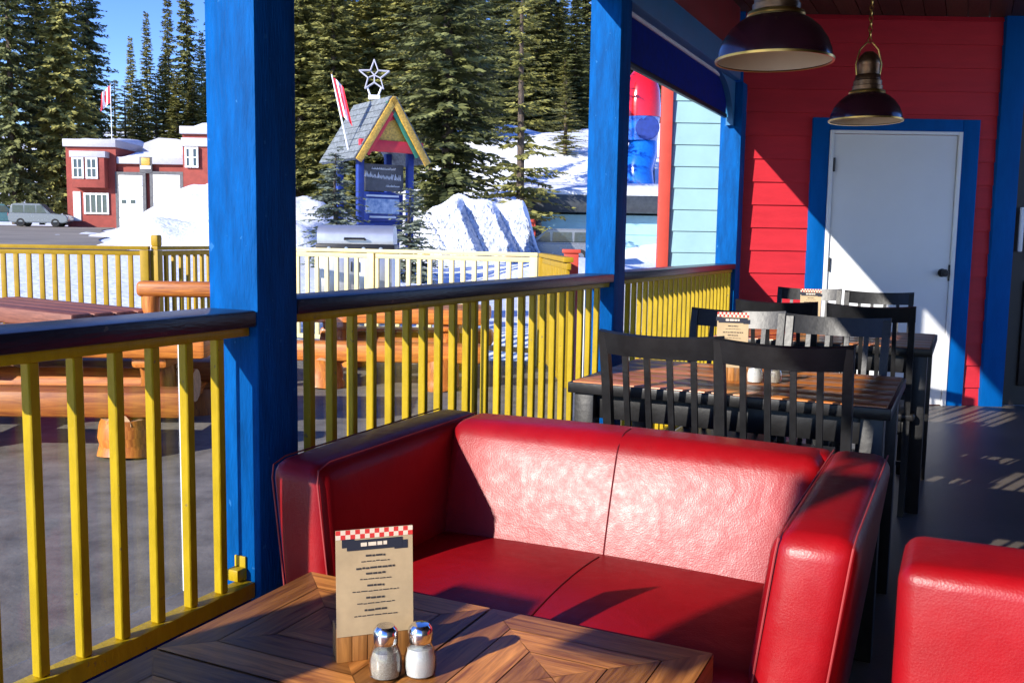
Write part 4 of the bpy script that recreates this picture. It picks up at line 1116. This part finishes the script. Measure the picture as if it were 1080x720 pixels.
# plough pile cut into overlapping scalloped faces
bm = bmesh.new(); rr = random.Random(11); nx, nt, nb_ = 150, 44, 16
def saw(q):
    q = q % 1.0
    return q/0.86 if q < 0.86 else 1-(q-0.86)/0.14
g_ = []; fl = []
for j in range(nt+nb_+1):
    row = []
    for i in range(nx+1):
        a = i/nx; x = -4.9+6.0*a
        Ht = 2.3*sst(-5.0, -3.3, x)*(1-sst(0.35, 1.15, x)*0.8)*(1+0.05*math.sin(x*2.1)+0.03*math.sin(x*5.3+1))
        t = min(1, j/nt)
        ph_ = (x+3.55-1.15*(1-t)**1.15)/1.42
        amp = sst(0.0, 0.25, t+0.15)*(1-sst(0.80, 1.0, t))
        on = 1 if -0.05 < ph_ < 3.05 else 0.25
        y = 36.6-1.05*saw(ph_)*amp*on+1.9*t**1.3
        z = Ht*(t**0.85)
        if j > nt:
            q = (j-nt)/nb_; y += 3.4*q; z = Ht*(1-sst(0.25, 1.0, q))+0.12*math.sin(q*6+x*2)*(1-q)
        k_ = 0.075 if j < nt*0.9 else 0.03
        n_ = math.sin(x*6.1+t*9)*0.5+math.sin(x*11.7-t*17+2)*0.35
        y += rr.uniform(-1, 1)*k_+n_*0.05; z += rr.uniform(-1, 1)*k_*0.6
        row.append(bm.verts.new((x, y, hterr(x, y)-0.15+max(-0.1, z))))
        if j < nt+nb_ and i < nx: pass
    g_.append(row)
for j in range(nt+nb_):
    for i in range(nx):
        f = bm.faces.new((g_[j][i], g_[j][i+1], g_[j+1][i+1], g_[j+1][i]))
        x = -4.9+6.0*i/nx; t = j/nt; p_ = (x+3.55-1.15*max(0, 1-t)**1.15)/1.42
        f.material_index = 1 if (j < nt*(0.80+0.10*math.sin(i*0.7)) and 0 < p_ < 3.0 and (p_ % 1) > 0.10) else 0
structure(obj('snow_pile', bm, [M['snow'], M['speckledsnow']], smooth=180))

# ------------------------------------------------------------------ trees
def spruce(seed, H, R, whorls, nb, cards, crown_from=0.06, droop=0.35, size=1.0, sparse=1.0):
    """returns (trunk bm, crown bm)"""
    rr = random.Random(seed)
    tb = NB(); tube(tb, [(0, 0, -0.8), (0, 0, H*0.3), (rr.uniform(-.1, .1), rr.uniform(-.1, .1), H*0.7), (0, 0, H)], [R*0.085, R*0.07, R*0.035, 0.02], 8)
    cb = bmesh.new(); tl = cb.faces.layers.float.new('tone')
    up = Vector((0, 0, 1))
    for w in range(whorls):
        f = w/(whorls-1); z = H*(crown_from+(0.995-crown_from)*f**0.92)
        prof_ = (1-f)**0.82*(0.55+0.45*min(1, (f+0.02)/0.12))
        for k in range(nb):
            if rr.random() > sparse: continue
            az_ = 2*PI*(k+rr.random()*0.9)/nb + w*0.7
            ln = R*prof_*rr.uniform(0.55, 1.18)+0.25
            d0 = Vector((math.cos(az_), math.sin(az_), 0)); side = Vector((-d0.y, d0.x, 0))
            dr = droop*rr.uniform(0.6, 1.4)*(1.1-f*0.9)
            nc = max(4, int(cards*1.7*(0.35+0.65*prof_)))
            bt = rr.uniform(0, 0.5)
            zj = z+rr.uniform(-0.4, 0.4)
            for c in range(nc):
                s = (c+rr.random())/nc
                p = d0*(ln*s) + up*(-dr*ln*s*s*0.9+ln*0.10*s + (0.16*ln*max(0, s-0.7)))
                p = Vector((p.x, p.y, zj+p.z))
                for sg in (-1, 1):
                    l_ = size*(0.45+0.35*(1-s))*rr.uniform(0.7, 1.25)*(0.55+0.6*prof_)
                    dd = (d0*rr.uniform(0.35, 0.9) + side*sg*rr.uniform(0.35, 1.0) + up*rr.uniform(-0.55, 0.12)).normalized()
                    n_ = (up*0.55+d0*0.75+Vector((rr.uniform(-.8, .8), rr.uniform(-.8, .8), rr.uniform(-.2, .4)))).normalized()
                    wv = dd.cross(n_).normalized()*l_*rr.uniform(0.13, 0.22)
                    a = p; q1 = p+dd*l_*0.45+wv; q2 = p+dd*l_; q3 = p+dd*l_*0.45-wv
                    fc = cb.faces.new([cb.verts.new(t_) for t_ in (a, q1, q2, q3)])
                    fc[tl] = min(1, max(0, bt+rr.uniform(-0.15, 0.3)))
    return tb, cb
def tree_proto(i, label, cat, seed, H, R, whorls, nb, cards, fol, **kw):
    t = thing('spruce_tree', label, cat, (0, 0, 0), 0)
    a, b = spruce(seed, H, R, whorls, nb, cards, **kw)
    obj('trunk', a, M['bark'], t); obj('crown', b, fol, t, smooth=0)
    return t
TP = [
 tree_proto(0, 'x', 'tree', 1, 30, 4.6, 58, 8, 15, M['sprucea'], size=1.25),
 tree_proto(1, 'x', 'tree', 2, 30, 3.6, 60, 7, 13, M['spruceb'], size=1.15),
 tree_proto(2, 'x', 'tree', 3, 30, 2.6, 58, 7, 10, M['sprucea'], size=1.0),
 tree_proto(3, 'x', 'tree', 4, 22, 3.4, 46, 6, 16, M['sprucea'], size=0.75, sparse=0.62, droop=0.25, crown_from=0.05),
 tree_proto(4, 'x', 'tree', 5, 26, 4.6, 54, 8, 17, M['spruceb'], size=0.95, crown_from=0.05),
 tree_proto(5, 'x', 'tree', 6, 5, 1.25, 22, 8, 9, M['sprucec'], size=0.42, crown_from=0.03),
]
placed = set()
def put(px, d, k, topy=None, label='', group=None, hs=1.0, ws=1.0, base=None):
    x = (px-540)/1000*d
    z = hterr(x, d)-0.2
    H0 = [30, 30, 30, 22, 26, 5][k]
    if topy is not None:
        hor_ = 252+(px-540)*0.016; ht = 1.2+d*(hor_-topy)/1000*1.02 - z
        hs = ht/H0
    rz = random.uniform(0, 6.28); w = ws*0.9*(0.6+0.4*hs)*random.uniform(0.85, 1.08)
    if k not in placed:
        placed.add(k); t = TP[k]; t.location = (x, d, z); t.rotation_euler = (0, 0, rz); t.scale = (w, w, hs); t['label'] = label
        if group: t['group'] = group
    else: t = dup(TP[k], (x, d, z), rz, label, group, scale=(w, w, hs))
    return t
G1 = 'spruces standing behind the fire hall'; G2 = 'spruces on the slope behind the kiosk'
put(72, 96, 0, -125, 'broad pale tipped spruce just left of the fire hall flagpole', None)
put(18, 93, 4, -120, 'broad dark spruce above the parked cars', None, ws=1.0)
put(46, 104, 1, -110, 'dark spruce squeezed between the two broad ones at left', None)
put(100, 108, 4, -70, 'dark spruce whose right edge borders the blue sky', None, ws=0.9)
put(-12, 99, 1, -100, 'dark spruce cut by the left picture edge')
put(-48, 96, 0, -90, 'broad spruce beyond the left picture edge')
put(143, 128, 2, 50, 'thin spruce with the lowest pointed top in the sky gap')
put(160, 126, 2, 26, 'thin spruce second from the left in the sky gap')
put(182, 122, 2, -6, 'tall thin spruce left of the big blue post')
put(201, 119, 1, -40, 'tall spruce touching the left edge of the big blue post', ws=0.8)
put(216, 116, 2, 45, 'short slender spruce half behind the big blue post')
put(236, 118, 1, -60, 'spruce hidden behind the big blue post')
put(262, 112, 0, -80, 'spruce fully behind the big blue post')
LS = 'spruce in the low row behind the fire hall roof'
for px_, d_, ty in ((126, 118, 92), (136, 112, 98), (151, 110, 92), (168, 111, 86), (190, 108, 84), (176, 114, 70), (206, 110, 92), (222, 108, 80)):
    put(px_, d_, 3 if random.random() < 0.5 else 2, ty, LS, G1, ws=1.35)
LB_ = 'spruce in the dense row right of the big blue post, behind the kiosk'
for px_, d_, k, ty in ((318, 66, 0, -90), (338, 74, 4, -60), (352, 64, 0, -40), (372, 78, 1, -70), (392, 68, 0, -80), (412, 82, 4, -100), (425, 66, 0, -70), (305, 80, 4, -60), (362, 92, 1, -40), (402, 96, 1, -30), (440, 90, 0, -60), (330, 96, 1, -30)):
    put(px_, d_, k, ty, LB_, G2)
put(470, 47, 4, -190, 'big dark spruce with thick bare trunk right of the kiosk', ws=1.0)
put(546, 43, 3, -60, 'slim sparse spruce with thin branches standing alone on the snow slope', ws=0.85)
LC = 'spruce on the top of the snowy slope, left of the middle blue post'
for px_, d_, k, ty in ((500, 84, 4, -60), (520, 92, 0, -50), (540, 96, 1, -40), (560, 86, 0, -30), (582, 90, 0, 20), (600, 84, 1, 10), (575, 100, 4, -60), (612, 100, 4, -60), (604, 88, 3, 55), (590, 83, 3, 70), (628, 92, 0, 0), (480, 96, 1, -80), (455, 88, 0, -50), (648, 96, 1, -40), (668, 90, 4, 20), (690, 98, 0, 0), (720, 94, 1, -20), (760, 98, 4, -20)):
    put(px_, d_, k, ty, LC, 'spruces on the slope behind the garage')
put(452, 52, 3, 60, 'sparse young spruce on the slope left of the lone slim one', None, ws=0.9)
put(592, 62, 3, 90, 'young spruce on the slope beside the middle blue post', None, ws=0.9)
put(500, 66, 4, 10, 'dark spruce on the slope between the big dark one and the slim one', None, ws=0.8)
put(354, 27.5, 5, 165, 'small bluish spruce at the left foot of the kiosk', ws=1.15)
put(432, 27.0, 5, 200, 'small spruce at the right foot of the kiosk', ws=1.2)
LF = 'distant spruce in the last row against the sky'
rr = random.Random(21)
for i in range(26):
    px_ = -60+34*i+rr.uniform(-10, 10)
    if px_ < 215: continue
    put(px_, rr.uniform(135, 170), rr.choice((0, 1, 4)), rr.uniform(-40, 60), LF, 'distant spruces of the last row')
# brown hedge behind the snow bank
bm = bmesh.new(); tl = bm.faces.layers.float.new('tone'); rr = random.Random(4)
for i in range(9000):
    x = rr.uniform(0, 7.5); y = rr.uniform(-0.9, 0.9); z = rr.random()**0.8*(2.3+0.4*math.sin(x*1.3))*(1-0.35*(y/0.9)**2)
    d = Vector((rr.uniform(-.6, .6), rr.uniform(-.6, .6), rr.uniform(.2, 1))).normalized(); w = d.cross(Vector((rr.uniform(-1, 1), rr.uniform(-1, 1), 0))).normalized()*0.05; l_ = rr.uniform(0.2, 0.5)
    p = Vector((x, y, z)); f = bm.faces.new([bm.verts.new(q_) for q_ in (p-w, p+w, p+d*l_+w*0.3, p+d*l_-w*0.3)]); f[tl] = rr.random()
HG = obj('hedge', bm, M['twig'], None, loc=(-16.8, 66, hterr(-15, 66)+1.9-0.1), smooth=0)
HG.location.z = hterr(-15, 66)+2.1
tag(HG, 'brown leafless hedge behind the snow bank', 'hedge')

# ------------------------------------------------------------------ light, sky, camera
EL, AZ = math.radians(22.0), math.radians(46.0)
ld = Vector((math.sin(AZ)*math.cos(EL), math.cos(AZ)*math.cos(EL), -math.sin(EL)))
sun = bpy.data.lights.new('sun', 'SUN'); sun.energy = 3.9; sun.angle = math.radians(0.53); sun.color = (1.0, 0.94, 0.85)
so = bpy.data.objects.new('sun', sun); COL.objects.link(so); so.rotation_euler = ld.to_track_quat('-Z', 'Y').to_euler(); so.location = (-30, -30, 30)
w = bpy.data.worlds.new('World'); sc.world = w; w.use_nodes = True
nt = w.node_tree; sk = nt.nodes.new('ShaderNodeTexSky'); sk.sky_type = 'NISHITA'; sk.sun_disc = False
sk.sun_elevation = EL; sk.sun_rotation = AZ+PI; sk.air_density = 1.0; sk.dust_density = 0.1; sk.ozone_density = 2.5; sk.altitude = 1500
bg = nt.nodes['Background']; hs_ = nt.nodes.new('ShaderNodeHueSaturation'); hs_.inputs['Saturation'].default_value = 1.30; hs_.inputs['Hue'].default_value = 0.525; nt.links.new(sk.outputs[0], hs_.inputs['Color']); nt.links.new(hs_.outputs[0], bg.inputs[0]); bg.inputs[1].default_value = 0.15
cam = bpy.data.cameras.new('camera'); cam.sensor_width = 36; cam.sensor_fit = 'HORIZONTAL'; cam.lens = 36*1000/1080; cam.clip_end = 6000; cam.clip_start = 0.05
co = bpy.data.objects.new('camera', cam); COL.objects.link(co)
pit = math.atan(108/1000); rol = 0.016
F = Vector((0, math.cos(pit), -math.sin(pit))); R0 = Vector((1, 0, 0)); U0 = R0.cross(F)
Rr = R0*math.cos(rol)+U0*math.sin(rol); Uu = -R0*math.sin(rol)+U0*math.cos(rol)
mw = Matrix((Rr, Uu, -F)).transposed().to_4x4(); mw.translation = (0, 0, 1.2); co.matrix_world = mw
sc.camera = co
sc.render.engine = 'CYCLES'
sc.view_settings.view_transform = 'Standard'; sc.view_settings.look = 'None'; sc.view_settings.exposure = 1.05; sc.view_settings.gamma = 1.0
sc.view_settings.use_curve_mapping = False
sc.cycles.use_denoising = True; sc.cycles.max_bounces = 8; sc.cycles.transparent_max_bounces = 16
